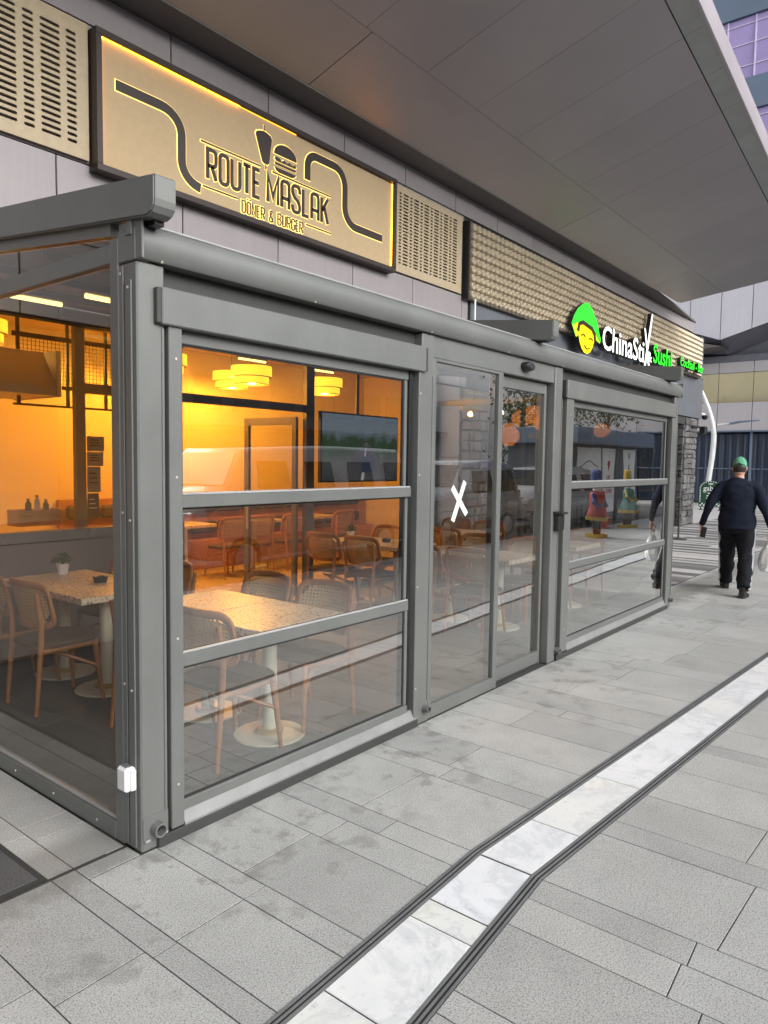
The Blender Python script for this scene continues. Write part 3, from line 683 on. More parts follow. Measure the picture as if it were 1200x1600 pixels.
def plate(name, poly, y0, y1, face, side, parent):
    me = MB().prism([(p[0]-O[0], p[1]-O[1]) for p in poly], 'y', y0, y1).mesh(name); fixn(me); me.materials.append(face); me.materials.append(side)
    for p in me.polygons: p.material_index = 0 if p.normal.y < -.7 else 1
    return link(name, me, None, parent)
plate('chopstick', [(15.19, 5.14), (15.28, 5.12), (14.90, 3.87), (14.78, 3.87)], -.112, -.02, mt_white, mt_black, cs)
plate('chopstick', [(14.74, 4.74), (14.83, 4.74), (15.20, 3.88), (15.09, 3.88)], -.110, -.02, mt_white, mt_black, cs)
face = [(11.17, 4.30)]+[(11.30, 4.10), (11.36, 3.98), (11.46, 3.87), (11.58, 3.81), (11.72, 3.80), (11.86, 3.85), (11.97, 3.96), (12.05, 4.12), (12.10, 4.32), (11.9, 4.40), (11.4, 4.42)]
em = plate('face_emblem', face, -.08, -.01, mt_yellow, mt_black, cs)
plate('hat_brim', [(10.97, 4.30), (11.20, 4.05), (11.29, 4.10), (11.26, 4.28), (11.40, 4.40), (12.05, 4.33), (12.12, 4.12), (12.34, 4.08), (12.36, 4.20), (11.7, 4.5)], -.074, -.012, mt_green_mid, mt_black, cs)
plate('hat', [(10.95, 4.24)]+[(11.05, 4.42), (11.22, 4.58), (11.45, 4.70), (11.66, 4.755), (11.88, 4.66), (12.12, 4.46), (12.36, 4.10), (12.12, 4.24), (11.9, 4.32), (11.6, 4.36), (11.3, 4.34), (11.1, 4.28)], -.09, -.012, mt_green, mt_black, cs)
def feat(name, pts, w): ob(name, MB().ribbon([(p[0]-O[0], p[1]-O[1]) for p in pts], w, -.097, -.080), mt_brown, em)
feat('fringe', [(11.26, 4.17), (11.30, 4.31), (11.45, 4.36), (11.62, 4.34), (11.9, 4.30), (12.03, 4.20), (12.06, 4.08)], .075)
feat('eye', arc(11.50, 4.08, .09, .06, 160, 20, 6), .022); feat('eye', arc(11.85, 4.05, .09, .06, 160, 20, 6), .022)
feat('smile', arc(11.70, 4.02, .17, .13, 215, 310, 7), .02)
# bracket behind the words
ob('mounting_rail', MB().box(12.4-O[0], 19.8-O[0], .0, .03, 4.16-O[1], 4.19-O[1]), mt_black, cs)

# ================================================================== glass pavilion
pv = thing('glass_pavilion', 'grey aluminium glass dining pavilion with roller windows in front of the restaurant', 'pavilion', (0, 0, 0))
def P(name, x0, x1, y0, y1, z0, z1, mat=mt_alu, c=.004): return bx(name, x0, x1, y0, y1, z0, z1, mat, pv, c)
# posts
for x0, x1 in ((0, .13), (1.972, 2.10), (3.84, 3.975), (6.985, 7.11)):
    o = P('post', x0, x1, 0, .13, 0, 2.474, mt_alu, .007)
    e = ob('post_bead', MB().box(x1-.018, x1-.006, -.006, .002, .14, 2.22, .002), mt_alu, o)
P('post', -.004, .060, .128, .195, 0, 2.585, mt_alu, .005)      # side frame stile
P('post_strip', -.009, -.0005, .030, .075, .02, 2.40, mt_alu, .002)
P('post_strip', -.007, -.0005, .090, .118, .02, 2.46, mt_alu, .002)
P('post_cap', -.006, .06, .0, .125, 2.4755, 2.60, mt_alu, .003)
P('corner_bracket', -.012, .004, .02, .06, 2.575, 2.70, mt_alu, .002)
# gutter
gp = [(.12, 2.479), (-.018, 2.479), (-.032, 2.492), (-.040, 2.52), (-.044, 2.55), (-.040, 2.58), (-.028, 2.602), (-.008, 2.618), (.025, 2.628), (.12, 2.628)]
mb = MB(); mb.loft([[(x, y, z) for y, z in gp] for x in (.0, 1.8, 3.6, 5.4, 7.13)]); ob('gutter', mb, mt_alu, pv, smooth=True)
P('gutter_lip', .0, 7.13, .02, .05, 2.6285, 2.637, mt_sill, .002)
for x in (.002, 7.12): P('gutter_end', x-.006, x+.006, -.046, .12, 2.474, 2.632, mt_alu, .003)
P('head_beam', .13, 1.97, .055, .125, 2.236, 2.478, mt_alu_dark, .003); P('head_beam', 3.976, 6.98, .055, .125, 2.236, 2.478, mt_alu_dark, .003)
P('door_header', 2.101, 3.839, .012, .128, 2.338, 2.478)
# rafters
def rafter(x0, x1, tip=-.165):
    h = .150; s_ = .105; z0 = 2.765
    def zt(y): return z0+s_*(y-tip)
    prof = [(tip+.004, zt(tip)), (3.385, zt(3.385)), (3.385, zt(3.385)-h), (tip+.055, zt(tip+.055)-h-.004), (tip+.022, zt(tip)-h+.012), (tip+.004, zt(tip)-h+.034), (tip, zt(tip)-h+.06), (tip, zt(tip)-.006)]
    o = ob('rafter', MB().prism(prof, 'x', x0, x1), mt_alu, pv)
    bm = bmesh.new(); bm.from_mesh(o.data); bmesh.ops.bevel(bm, geom=[e for e in bm.edges if e.calc_face_angle(0) > 1.2], offset=.006, segments=2, affect='EDGES'); bm.to_mesh(o.data); bm.free()
    return o
rafter(-.028, .074); rafter(3.42, 3.525); rafter(6.60, 6.70)
P('rafter_foot', .025, .07, -.09, .10, 2.60, 2.665, mt_black, .002); P('rafter_foot', 3.45, 3.50, -.10, .10, 2.61, 2.665, mt_black, .002); P('rafter_foot', 6.63, 6.68, -.10, .10, 2.61, 2.665, mt_black, .002)
# side walls
def sidewall(X, s_):
    def rz(y): return 2.765+.105*(y+.165)-.152
    mb = MB().prism([(.19, rz(.19)), (3.38, rz(3.38)), (3.38, rz(3.38)-.052), (.19, rz(.19)-.052)], 'x', X, X+.05); ob('side_top_rail', mb, mt_alu, pv)
    P('side_transom', X, X+.05, .196, 3.38, 2.487, 2.566); P('side_base_rail', X-.004, X+.05, .196, 3.38, 0, .082)
    P('glazing_bead', X+.006, X+.036, .196, 3.38, .0825, .096, mt_sill, .002)
    P('side_stile', X, X+.05, 3.33, 3.39, .083, 2.48)
    P('side_pane', X+.018, X+.026, .196, 3.33, .09, 2.486, mt_glass_side, 0)
    mb = MB().prism([(.196, 2.567), (3.38, 2.567), (3.38, rz(3.38)-.053), (.196, rz(.196)-.053)], 'x', X+.018, X+.026); ob('side_pane', mb, mt_glass_side, pv)
sidewall(0.0, 1); sidewall(7.05, -1)
for y in (.35, .75, 1.15): 
    for z in (.04,): ob('screw', MB().lathe([(.0, 0), (.006, 0), (.006, .003), (0, .003)], k=8), mt_steel, pv).matrix_local = Matrix.Translation((-.0045, y, z)) @ Matrix.Rotation(-PI/2, 4, 'Y')
for y, z in ((.052, 2.37), (.052, 1.42), (.052, .70), (.104, 2.43), (.104, 1.45), (.104, .72)):
    ob('screw', MB().lathe([(.0, 0), (.006, 0), (.006, .003), (0, .003)], k=8), mt_steel, pv).matrix_local = Matrix.Translation((-.009, y, z)) @ Matrix.Rotation(-PI/2, 4, 'Y')
for x in (.175, 1.942, 4.12, 6.95):
    for z in (.25, .9, 1.6, 2.1): ob('screw', MB().lathe([(.0, 0), (.0055, 0), (.0055, .0025), (0, .0025)], k=8), mt_steel, pv).matrix_local = Matrix.Translation((x, -.0125, z)) @ Matrix.Rotation(PI/2, 4, 'X')
for x in (.10, 1.0, 2.03, 3.0, 3.91, 5.0, 6.0, 7.05): ob('screw', MB().lathe([(.0, 0), (.006, 0), (.006, .003), (0, .003)], k=8), mt_steel, pv).matrix_local = Matrix.Translation((x, -.026, 2.482)) @ Matrix.Rotation(2.2, 4, 'X')
# fabric roof with cross bars
for x0, x1 in ((.08, 3.41), (3.53, 6.59), (6.71, 7.05)):
    def rz(y): return 2.575+.105*(y+.165)
    mb = MB()
    ys = [.135+.162*i for i in range(21)]
    prof = [(y, rz(y)+(.03 if i % 2 else .0)) for i, y in enumerate(ys)]; prof = prof+[(y, z+.012) for y, z in prof[::-1]]
    n = len(ys)
    mb.loft([[(x, y, z) for y, z in prof] for x in (x0, x1)]); ob('roof_fabric', mb, mt_fabric, pv)
    for y in (.9, 1.7, 2.5): P('roof_bar', x0, x1, y-.02, y+.02, rz(y)-.055, rz(y)-.006, mt_alu_dark, .003)
# roller windows
def bay(xl0, xl1, xr0, xr1, cx0, cx1):
    # guides left and right, cassette, three panes with rails, sill, base
    P('window_guide', xl0, xl1, -.012, .10, .055, 2.236); P('window_guide', xr0+.052, xr1, -.012, .10, .055, 2.236)
    P('brush_seal', xr0, xr0+.026, .02, .09, .11, 2.236, mt_black, .002); P('brush_seal', xr0+.03, xr0+.050, .03, .09, .11, 2.236, mt_rubber, .002)
    o = P('roller_box', cx0, cx1, -.030, .05, 2.232, 2.384, mt_alu, .005)
    for x in (cx0-.012, cx1+.012): ob('roller_box_end', MB().box(x-.0115, x+.0115, -.026, .05, 2.236, 2.38, .003), mt_alu_dark, o)
    P('window_head', xl1, xr0, .03, .08, 2.175, 2.2315, mt_alu)
    x0, x1 = xl1+.001, xr0-.001
    for z0, z1, y in ((1.466, 1.520, -.002), (.762, .818, .004)):
        o = P('window_rail', x0, x1, y, y+.045, z0, z1, mt_alu, .003); ob('rail_lip', MB().box(x0, x1, y+.004, y+.02, z1+.0005, z1+.012, .003), mt_sill, o)
    P('window_rail', x0, x1, .0, .05, .112, .160, mt_alu, .004)
    for z0, z1, y in ((1.521, 2.175, .045), (.819, 1.465, .028), (.161, .761, .016)):
        P('window_pane', x0+.002, x1-.002, y, y+.008, z0, z1, mt_glass, 0)
        for a in ((x0+.0005, x0+.009, z0+.002, z1-.002), (x1-.040, x1-.030, z0+.002, z1-.002), (x0+.010, x1-.041, z0+.001, z0+.008), (x0+.010, x1-.041, z1-.008, z1-.001)): P('gasket', a[0], a[1], y-.004, y+.012, a[2], a[3], mt_rubber, 0)
    for z0, z1, y in ((1.521, 2.175, .036), (.830, 1.465, .02), (.161, .761, .008)):
        P('pane_stile', x1-.028, x1-.002, y, y+.03, z0, z1, mt_alu, .003)
    mb = MB().prism([(.06, .111), (.012, .111), (-.013, .060), (-.013, .050), (.06, .050)], 'x', xl1+.001, xr1-.008); ob('window_sill', mb, mt_sillw, pv)
    P('base_profile', xl0-.07, xr1, -.018, .10, .0, .0495, mt_alu_dark, .003)
bay(.142, .208, 1.876, 1.968, .10, 1.975)
bay(4.052, 4.190, 6.830, 6.960, 4.02, 6.955)
# door bay: fixed leaf and sliding leaf
def leaf(name, x0, x1, y0, y1, z0, z1, sw, bw, tw):
    mb = MB().box(x0, x0+sw[0], y0, y1, z0, z1, .004).box(x1-sw[1], x1, y0, y1, z0, z1, .004).box(x0+sw[0]+.0005, x1-sw[1]-.0005, y0+.001, y1-.001, z0, z0+bw, .003).box(x0+sw[0]+.0005, x1-sw[1]-.0005, y0+.001, y1-.001, z1-tw, z1, .003)
    o = ob(name, mb, mt_alu, pv); ob('pane', MB().box(x0+sw[0], x1-sw[1], (y0+y1)/2-.004, (y0+y1)/2+.004, z0+bw, z1-tw), mt_glass, o)
    return o
leaf('fixed_leaf', 2.102, 2.992, .004, .052, .004, 2.337, (.035, .058), .085, .02)
d = leaf('sliding_door', 2.972, 3.815, .064, .112, .012, 2.330, (.05, .03), .10, .085)
ob('door_seal', MB().box(3.816, 3.836, .066, .11, .012, 2.33, .003), mt_rubber, d)
P('door_track', 2.10, 3.84, .058, .12, .0, .0115, mt_alu_dark, .002)
# drain spouts
for x, r_ in ((.066, .030), (2.055, .024), (3.985, .026), (7.05, .024)):
    mb = MB(); k = 20; rings = []
    for rr, y in ((r_, .0), (r_, -.045), (r_*.74, -.045), (r_*.74, -.006)): rings.append([(x+rr*math.cos(2*PI*j/k), y, .093+rr*math.sin(2*PI*j/k)) for j in range(k)])
    mb.loft(rings, False); o = ob('drain_spout', mb, mt_alu, pv, smooth=True)
    ob('spout_bore', MB().loft([[(x+r_*.74*math.cos(2*PI*j/k), -.007, .093+r_*.74*math.sin(2*PI*j/k)) for j in range(k)], [(x+r_*.7*math.cos(2*PI*j/k), -.004, .093+r_*.7*math.sin(2*PI*j/k)) for j in range(k)]]), mt_black, o)
    if x < 1: ob('spout_plate', MB().box(.004, .128, -.0045, -.0005, .045, .152, .001), mt_alu, o); ob('spout_ear', MB().box(.01, .035, -.014, -.005, .045, .056, .003), mt_sill, o); ob('spout_ear', MB().box(.098, .122, -.014, -.005, .05, .061, .003), mt_sill, o)
# fittings fixed to the pavilion
ox = thing('outlet_box', 'white weatherproof outlet box low on the pavilion corner post', 'outlet box', (-.010, .055, .33))
ob('housing', MB().box(-.052, 0, -.036, .036, -.052, .052, .010), mt_whitepl, ox, smooth=False); ob('lid', MB().box(-.030, -.006, -.046, -.0365, -.046, .044, .004), mt_whitepl, ox); ob('cable_entry', MB().box(-.040, -.012, -.02, .02, .0525, .055, .001), mt_alu, ox)
sn = thing('door_sensor', 'black motion sensor on the header above the sliding door', 'sensor', (3.33, .010, 2.415))
ob('housing', MB().loft([[(.075*math.cos(a)*s_, -y, .036*math.sin(a)*s_) for a in [2*PI*j/16 for j in range(16)]] for y, s_ in ((0, 1), (.03, 1.0), (.05, .85), (.058, .5))]), mt_black, sn, smooth=True); ob('lens', MB().box(-.03, .03, -.062, -.050, -.022, .0, .004), mt_dark, sn)
kp = thing('door_handle_box', 'black key switch box on the post right of the sliding door', 'switch box', (3.93, -.001, 1.2))
ob('box', MB().box(-.055, .055, -.05, 0, -.075, .06, .008), mt_black, kp); ob('hood', MB().prism([(-.075, .078), (0, .085), (0, .062), (-.07, .062)], 'x', -.065, .065), mt_black, kp)
tp = thing('tape_cross', 'white tape cross stuck on the fixed glass beside the sliding door', 'tape', (2.47, .0235, 1.415))
for a, b in (((-.10, .10), (.085, -.09)), ((.055, .135), (-.09, -.13))):
    d_ = Vector(b)-Vector(a); n_ = Vector((-d_.y, d_.x)).normalized()*.021
    q = [(a[0]+n_.x, a[1]+n_.y), (a[0]-n_.x*.9, a[1]-n_.y*1.2), (b[0]-n_.x, b[1]-n_.y), (b[0]+n_.x*1.1, b[1]+n_.y*.8)]
    y0 = -.0005 if a[0] < 0 else -.0012
    ob('tape_strip', MB().prism(q, 'y', y0-.0006, y0), mt_tape, tp)

# ================================================================== pavilion floor
pf = ob('pavilion_floor', MB().box(.0, 7.1, .06, 3.55, -.15, -.0017), mt_joint, kind='structure')
xs = [.062, .59, 1.1, 1.5, 2.05, 2.5, 2.9, 3.45, 3.85, 4.4, 5.0, 5.6, 6.2, 6.7, 7.045]
for x0, x1 in zip(xs[:-1], xs[1:]):
    ys = [.132, rnd.uniform(.6, 1.2), rnd.uniform(1.5, 2.0), rnd.uniform(2.4, 2.9), 3.5]
    for y0, y1 in zip(ys[:-1], ys[1:]):
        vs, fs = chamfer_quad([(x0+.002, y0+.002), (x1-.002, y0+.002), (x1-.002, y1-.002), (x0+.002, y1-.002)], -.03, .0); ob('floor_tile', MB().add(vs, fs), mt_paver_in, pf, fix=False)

# ================================================================== restaurant interior
rf = ob('restaurant_floor', MB().box(-3, 9.2, 3.56, 6.7, -.15, .002), mt_floor_in, kind='structure')
def R_(name, *a, mat=mt_cream, c=0): return bx(name, a[0], a[1], a[2]-3.4, a[3]-3.4, a[4], a[5], mat, bld, c)
R_('inner_wall', -3, 9.3, 6.6, 6.75, 0, 3.4); R_('inner_wall', -3.2, -3, 3.56, 6.6, 0, 3.4); R_('inner_wall', 9.2, 9.35, 4.2, 6.6, 0, 3.4)
R_('inner_ceiling', -3, 9.3, 3.56, 6.6, 3.3, 3.4, mat=mt_ceil)
R_('inner_wall', -3.2, 9.3, 3.552, 3.60, 2.90, 3.3, mat=mt_cream)
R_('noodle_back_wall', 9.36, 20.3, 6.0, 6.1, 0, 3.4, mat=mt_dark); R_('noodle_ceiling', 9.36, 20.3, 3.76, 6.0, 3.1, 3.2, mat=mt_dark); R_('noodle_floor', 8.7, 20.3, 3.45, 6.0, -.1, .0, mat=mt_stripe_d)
# restaurant glazing: bronze frame, panes, open door leaf
gz_ = thing('restaurant_glazing', 'bronze framed restaurant glazing with transom at the back of the pavilion', 'window', (4, 3.6, 0))
def G_(name, *a, mat=mt_frame_warm, c=.004): return ob(name, MB().box(a[0]-4, a[1]-4, a[2]-3.6, a[3]-3.6, a[4], a[5], c), mat, gz_)
G_('head_rail', 1.75, 6.80, 3.57, 3.63, 2.83, 2.90); 
G_('transom', 1.75, 4.56, 3.57, 3.63, 2.255, 2.345)
for x0, x1 in ((1.66, 1.75), (2.72, 2.79), (4.565, 4.70), (6.62, 6.81)): G_('mullion', x0, x1, 3.565, 3.635, 0, 2.829 if x0 > 1.7 else 3.0)
G_('bottom_rail', 4.70, 6.62, 3.575, 3.625, .0, .10)
G_('pane', 4.70, 6.62, 3.597, 3.603, .10, 2.83, mat=mt_glass_in, c=0); G_('pane', 2.79, 4.565, 3.597, 3.603, 2.345, 2.83, mat=mt_glass_in, c=0); G_('pane', 1.75, 2.72, 3.597, 3.603, 1.06, 2.83, mat=mt_glass_in, c=0)
dl = thing('restaurant_door', 'bronze framed glass door standing open into the orange lit restaurant', 'door', (4.50, 3.64, 0), math.radians(4))
mbx = MB().box(-.022, .022, .02, .09, .02, 2.2, .003).box(-.022, .022, .82, .90, .02, 2.2, .003).box(-.02, .02, .09, .82, .02, .14, .003).box(-.02, .02, .09, .82, 2.11, 2.2, .003)
ob('leaf_frame', mbx, mt_frame_warm, dl); ob('pane', MB().box(-.003, .003, .09, .82, .14, 2.11), mt_glass_in, dl); ob('handle', MB().tube([(-.06, .80, .8), (-.06, .80, 1.3)], .014), mt_steel, dl)
# tables
ORD = ['first', 'second', 'third', 'fourth', 'fifth', 'sixth', 'seventh', 'eighth', 'ninth', 'tenth', 'eleventh', 'last']
def make_table(loc, label):
    t = thing('dining_table', label, 'table', loc, 0, 'terrazzo dining tables')
    ob('table_top', MB().box(-.345, .345, -.297, .297, .700, .745, .004), mt_terrazzo, t)
    ob('pedestal', MB().lathe([(.045, .03), (.045, .70)], k=20), mt_tablebase, t, smooth=True)
    b_ = ob('base_disc', MB().lathe([(0, 0), (.215, 0), (.22, .006), (.215, .014), (.06, .022), (0, .022)], k=32), mt_tablebase, t, smooth=True)
    ob('base_ring', MB().lathe([(.046, .0225), (.085, .0225), (.085, .038), (.075, .046), (.046, .046)], k=24), mt_brass, b_, smooth=True)
    return t
T0 = make_table((1.27, .60, 0), 'terrazzo table nearest the front window pane, by the corner post')
tables = [((1.27, 1.2), 'terrazzo table pushed behind the nearest front window table'), ((1.10, 2.15), 'terrazzo table with the dark ashtray beside the side window'), ((1.10, 2.75), 'terrazzo table with the potted plant by the side window'),
 ((4.77, 1.0), 'terrazzo table just behind the sliding door'), ((4.77, 1.6), 'terrazzo table second row behind the sliding door'), ((4.85, 2.38), 'terrazzo table with ashtray under the television'), ((4.85, 2.98), 'terrazzo table with a small potted plant under the television'),
 ((6.60, 2.50), 'terrazzo table in front of the grey panel wall'), ((6.60, 3.1), 'terrazzo table against the grey panel wall'), ((6.32, 1.0), 'terrazzo table behind the far roller window'),
 ((4.6, 6.05), 'table along the back bench, left of the open door'), ((5.9, 6.05), 'table along the back bench behind the open door'), ((7.2, 6.05), 'table along the back bench furthest right')]
for (x, y), lab in tables: dup(T0, (x, y, 0), 0, lab)
# chairs
def make_chair(label, loc, rz):
    t = thing('cane_chair', label, 'chair', loc, rz, 'cane back chairs')
    for s_ in (-1, 1):
        ob('leg', MB().tube([(-.245, .205*s_, 0), (-.205, .20*s_, .44), (-.200, .205*s_, .60), (-.235, .212*s_, .80)], [.013, .019, .018, .015], k=10), mt_oak, t, smooth=True)
        ob('leg', MB().tube([(.225, .205*s_, 0), (.18, .175*s_, .43)], [.012, .021], k=10), mt_oak, t, smooth=True)
        ob('side_rail', MB().tube([(-.20, .185*s_, .405), (.18, .165*s_, .405)], [.018, .018], k=8), mt_oak, t, smooth=True)
        ob('brace', MB().tube([(.20, .19*s_, .24), (.02, .07*s_, .33), (-.12, .03*s_, .38)], .012, k=8), mt_oak, t, smooth=True)
    k = 20; rings = []
    for s_, z in ((.90, .425), (1.0, .432), (1.0, .448), (.94, .460)):
        rings.append([(.235*s_*math.copysign(abs(math.cos(a))**.55, math.cos(a))-.005, .225*s_*math.copysign(abs(math.sin(a))**.55, math.sin(a)), z) for a in [2*PI*j/k for j in range(k)]])
    ob('seat', MB().loft(rings), mt_seat, t, smooth=True)
    # curved back: a rounded-rectangle hoop with woven cane
    def bend(v, w): return (-.225-.035*(w-.7)/.15+.10*(v/.235)**2*.75, v, w)
    hoop = []
    for cx_, cz_, a0 in ((.165, .785, 90), (-.165, .785, 0), (-.165, .635, 0), (.165, .635, 0)): pass
    pts = arc(-.165, .785, .07, .065, 180, 90, 5)+[(-.05, .855), (.05, .855)]+arc(.165, .785, .07, .065, 90, 0, 5)+[(.235, .71)]+arc(.165, .635, .07, .065, 0, -90, 5)+[(.05, .565), (-.05, .565)]+arc(-.165, .635, .07, .065, 270, 180, 5)+[(-.235, .71)]
    P3 = [Vector(bend(*p)) for p in pts]; n = len(P3); rings = []
    for i in range(n):
        tn = (P3[(i+1) % n]-P3[i-1]).normalized(); ax = Vector((1, 0, 0)); ax = (ax-tn*ax.dot(tn)).normalized(); b2 = tn.cross(ax)
        rings.append([P3[i]+ax*.011*c1+b2*.021*c2 for c1, c2 in ((1, -.8), (1, .8), (.7, 1), (-.7, 1), (-1, .8), (-1, -.8), (-.7, -1), (.7, -1))])
    rings.append(rings[0]); ob('back_hoop', MB().loft(rings, False), mt_oak, t, smooth=True)
    mb = MB(); C = bend(0, .71); N = 9; grid = []
    for zi in range(7):
        z = lerp(.575, .845, zi/6); half = .22 if .62 < z < .80 else .185
        for vi in range(N): grid.append(bend(lerp(-half, half, vi/(N-1)), z))
    vs = [(p[0]-.003, p[1], p[2]) for p in grid]+[(p[0]+.003, p[1], p[2]) for p in grid]
    fs = []
    for zi in range(6):
        for vi in range(N-1):
            a = zi*N+vi; fs += [(a, a+N, a+N+1, a+1), (63+a, 63+a+1, 63+a+N+1, 63+a+N)]
    mb.add(vs, fs); ob('cane_panel', mb, mt_cane, t, fix=False)
    return t
CH = make_chair('oak cane chair at the front corner table with its back to the post', (.95, .60, 0), 0)
chairs = [((.95, 1.22), 0, 'oak cane chair left of the second table behind the front window'), ((1.62, .64), 180, 'oak cane chair right of the nearest front window table'), ((1.62, 1.22), 180, 'oak cane chair half hidden behind the far corner of the front tables'),
 ((.74, 2.17), 0, 'brown cane chair nearest the side glass beside the ashtray table'), ((.74, 2.78), 0, 'brown cane chair at the left edge by the plant table'), ((1.50, 2.17), 180, 'cane chair across the ashtray table from the side window'), ((1.50, 2.76), 180, 'cane chair across the plant table from the side window'),
 ((4.36, 1.02), 0, 'cane chair behind the taped cross pane'), ((4.36, 1.6), 0, 'cane chair one row behind the taped cross pane'), ((5.20, 1.0), 180, 'cane chair on the far side of the table behind the door'), ((5.20, 1.6), 180, 'cane chair far side of the second table behind the door'),
 ((4.44, 2.42), 0, 'cane chair turned to the ashtray table under the television'), ((4.44, 3.0), 0, 'cane chair turned to the plant table under the television'), ((5.28, 2.4), 180, 'cane chair beyond the ashtray table under the television'), ((5.28, 3.0), 180, 'cane chair beyond the plant table under the television'),
 ((6.02, 2.42), 0, 'dark lit cane chair in front of the panel wall table'), ((7.02-.02, 2.52), 180, 'cane chair between panel wall table and end glass'), ((7.0, 3.08), 180, 'cane chair close to the stone column'), ((5.86, 1.0), 0, 'cane chair left of the far window table'), ((6.76, 1.0), 180, 'cane chair right of the far window table'),
 ((4.95, 5.55), 90, 'orange lit chair at the back bench, left one of the pair'), ((5.45, 5.55), 90, 'orange lit chair at the back bench beside the open door'), ((6.1, 5.5), 90, 'orange lit chair behind the door glass'), ((7.2, 5.5), 90, 'orange lit chair furthest right at the back bench')]
for (x, y), a, lab in chairs: dup(CH, (x, y, 0), math.radians(a+rnd.uniform(-3, 3)), lab)
# small plants and ashtrays
def plant(loc, label):
    t = thing('potted_plant', label, 'plant', loc, rnd.random()*6, 'small potted table plants')
    ob('pot', MB().lathe([(0, 0), (.036, 0), (.048, .075), (.051, .085), (.045, .085), (.042, .07), (0, .07)], k=18), mt_pot, t, smooth=True)
    mb = MB(); rr = random.Random(3)
    for i in range(170):
        a = rr.uniform(0, 2*PI); e = rr.uniform(.1, 1.45); R1 = rr.uniform(.04, .095); c = Vector((math.cos(a)*math.cos(e)*R1, math.sin(a)*math.cos(e)*R1, .085+math.sin(e)*R1*.9)); d1 = Vector((rr.uniform(-1, 1), rr.uniform(-1, 1), rr.uniform(-.4, .8))).normalized()*.016; d2 = d1.cross(Vector((rr.uniform(-1, 1), rr.uniform(-1, 1), 1))).normalized()*.008
        mb.add([c-d1, c+d2, c+d1, c-d2], [(0, 1, 2, 3)])
    ob('foliage', mb, mt_leaf, t, fix=False)
    mb = MB()
    for i in range(7): a = i*.9; mb.tube([(0, 0, .07), (.04*math.cos(a), .04*math.sin(a), .13)], .002, k=4)
    ob('stem', mb, mt_leaf, t)
plant((1.19, 2.94, .745), 'green plant in a white pot on the table by the side window'); plant((4.88, 3.12, .745), 'green plant in a white pot on the table under the television')
def ashtray(loc, label):
    t = thing('ashtray', label, 'ashtray', loc, 0, 'dark ashtrays')
    mb = MB(); k = 24; rings = []
    for r0, z, w in ((0, 0, 0), (.045, 0, 0), (.055, .042, .008), (.048, .042, .008), (.040, .01, 0), (0, .01, 0)): rings.append([(r0*math.cos(2*PI*j/k), r0*math.sin(2*PI*j/k), z-(w if j % 6 < 2 else 0)) for j in range(k)])
    ob('dish', mb.loft(rings), mt_cushion, t, smooth=False)
ashtray((1.19, 2.38, .745), 'dark ashtray on the terrazzo table by the side window'); ashtray((4.86, 2.55, .745), 'dark ashtray on the terrazzo table under the television')
# television
tv = thing('television', 'large flat television hanging from a ceiling pole behind the front window', 'television', (5.22, 3.25, 1.84))
ob('cabinet', MB().box(-.74, .74, .0, .05, -.42, .42, .006), mt_black, tv)
def screen_mat():
    mt, n, l, b = newmat('screen_picture'); tc = n.new('ShaderNodeTexCoord'); sp = n.new('ShaderNodeSeparateXYZ'); l.new(tc.outputs['Object'], sp.inputs[0])
    md = n.new('ShaderNodeMapRange'); md.inputs[1].default_value = -.41; md.inputs[2].default_value = .41; l.new(sp.outputs['Z'], md.inputs[0])
    t = n.new('ShaderNodeTexNoise'); t.inputs['Scale'].default_value = 6; t.inputs['Detail'].default_value = 6; l.new(tc.outputs['Object'], t.inputs['Vector'])
    ad = n.new('ShaderNodeMath'); ad.operation = 'MULTIPLY_ADD'; ad.inputs[1].default_value = .35; l.new(t.outputs[0], ad.inputs[0]); l.new(md.outputs[0], ad.inputs[2])
    c = ramp(n, l, ad.outputs[0], [(.2, (.05, .055, .06)), (.45, (.10, .10, .10)), (.62, (.03, .07, .02)), (.8, (.04, .08, .03)), (.92, (.22, .27, .33))])
    b.inputs['Base Color'].default_value = (.01, .01, .01, 1); l.new(c.outputs[0], b.inputs['Emission Color']); b.inputs['Emission Strength'].default_value = .32; b.inputs['Roughness'].default_value = .15
    return mt
ob('screen', MB().box(-.72, .72, -.004, -.0005, -.40, .40), screen_mat(), tv)
ob('road_picture', MB().prism([(-.52, -.40), (.62, -.40), (.12, .08), (.05, .08)], 'y', -.0055, -.0045), EM('screen_road', (.07, .07, .08), .35, (.01, .01, .01)), tv)
mb = MB()
for a, b, w0, w1 in ((-.40, -.16, .030, .018), (-.10, .0, .014, .008), (.03, .07, .006, .003)): mb.prism([(.085-(.08-a)*.15-w0, a), (.085-(.08-a)*.15+w0, a), (.085-(.08-b)*.15+w1, b), (.085-(.08-b)*.15-w1, b)], 'y', -.0065, -.0057)
ob('lane_picture', mb, EM('screen_lane', (.45, .45, .45), .4, (.01, .01, .01)), tv); ob('car_picture', MB().prism([(.0, -.30), (.26, -.30), (.27, -.20), (.22, -.10), (.06, -.10), (.0, -.20)], 'y', -.0067, -.0058), EM('screen_car', (.02, .03, .06), .5, (.01, .01, .01)), tv)
ob('hanging_pole', MB().tube([(-.02, .06, .3), (-.02, .06, 1.22)], .022, k=12), mt_black, tv)
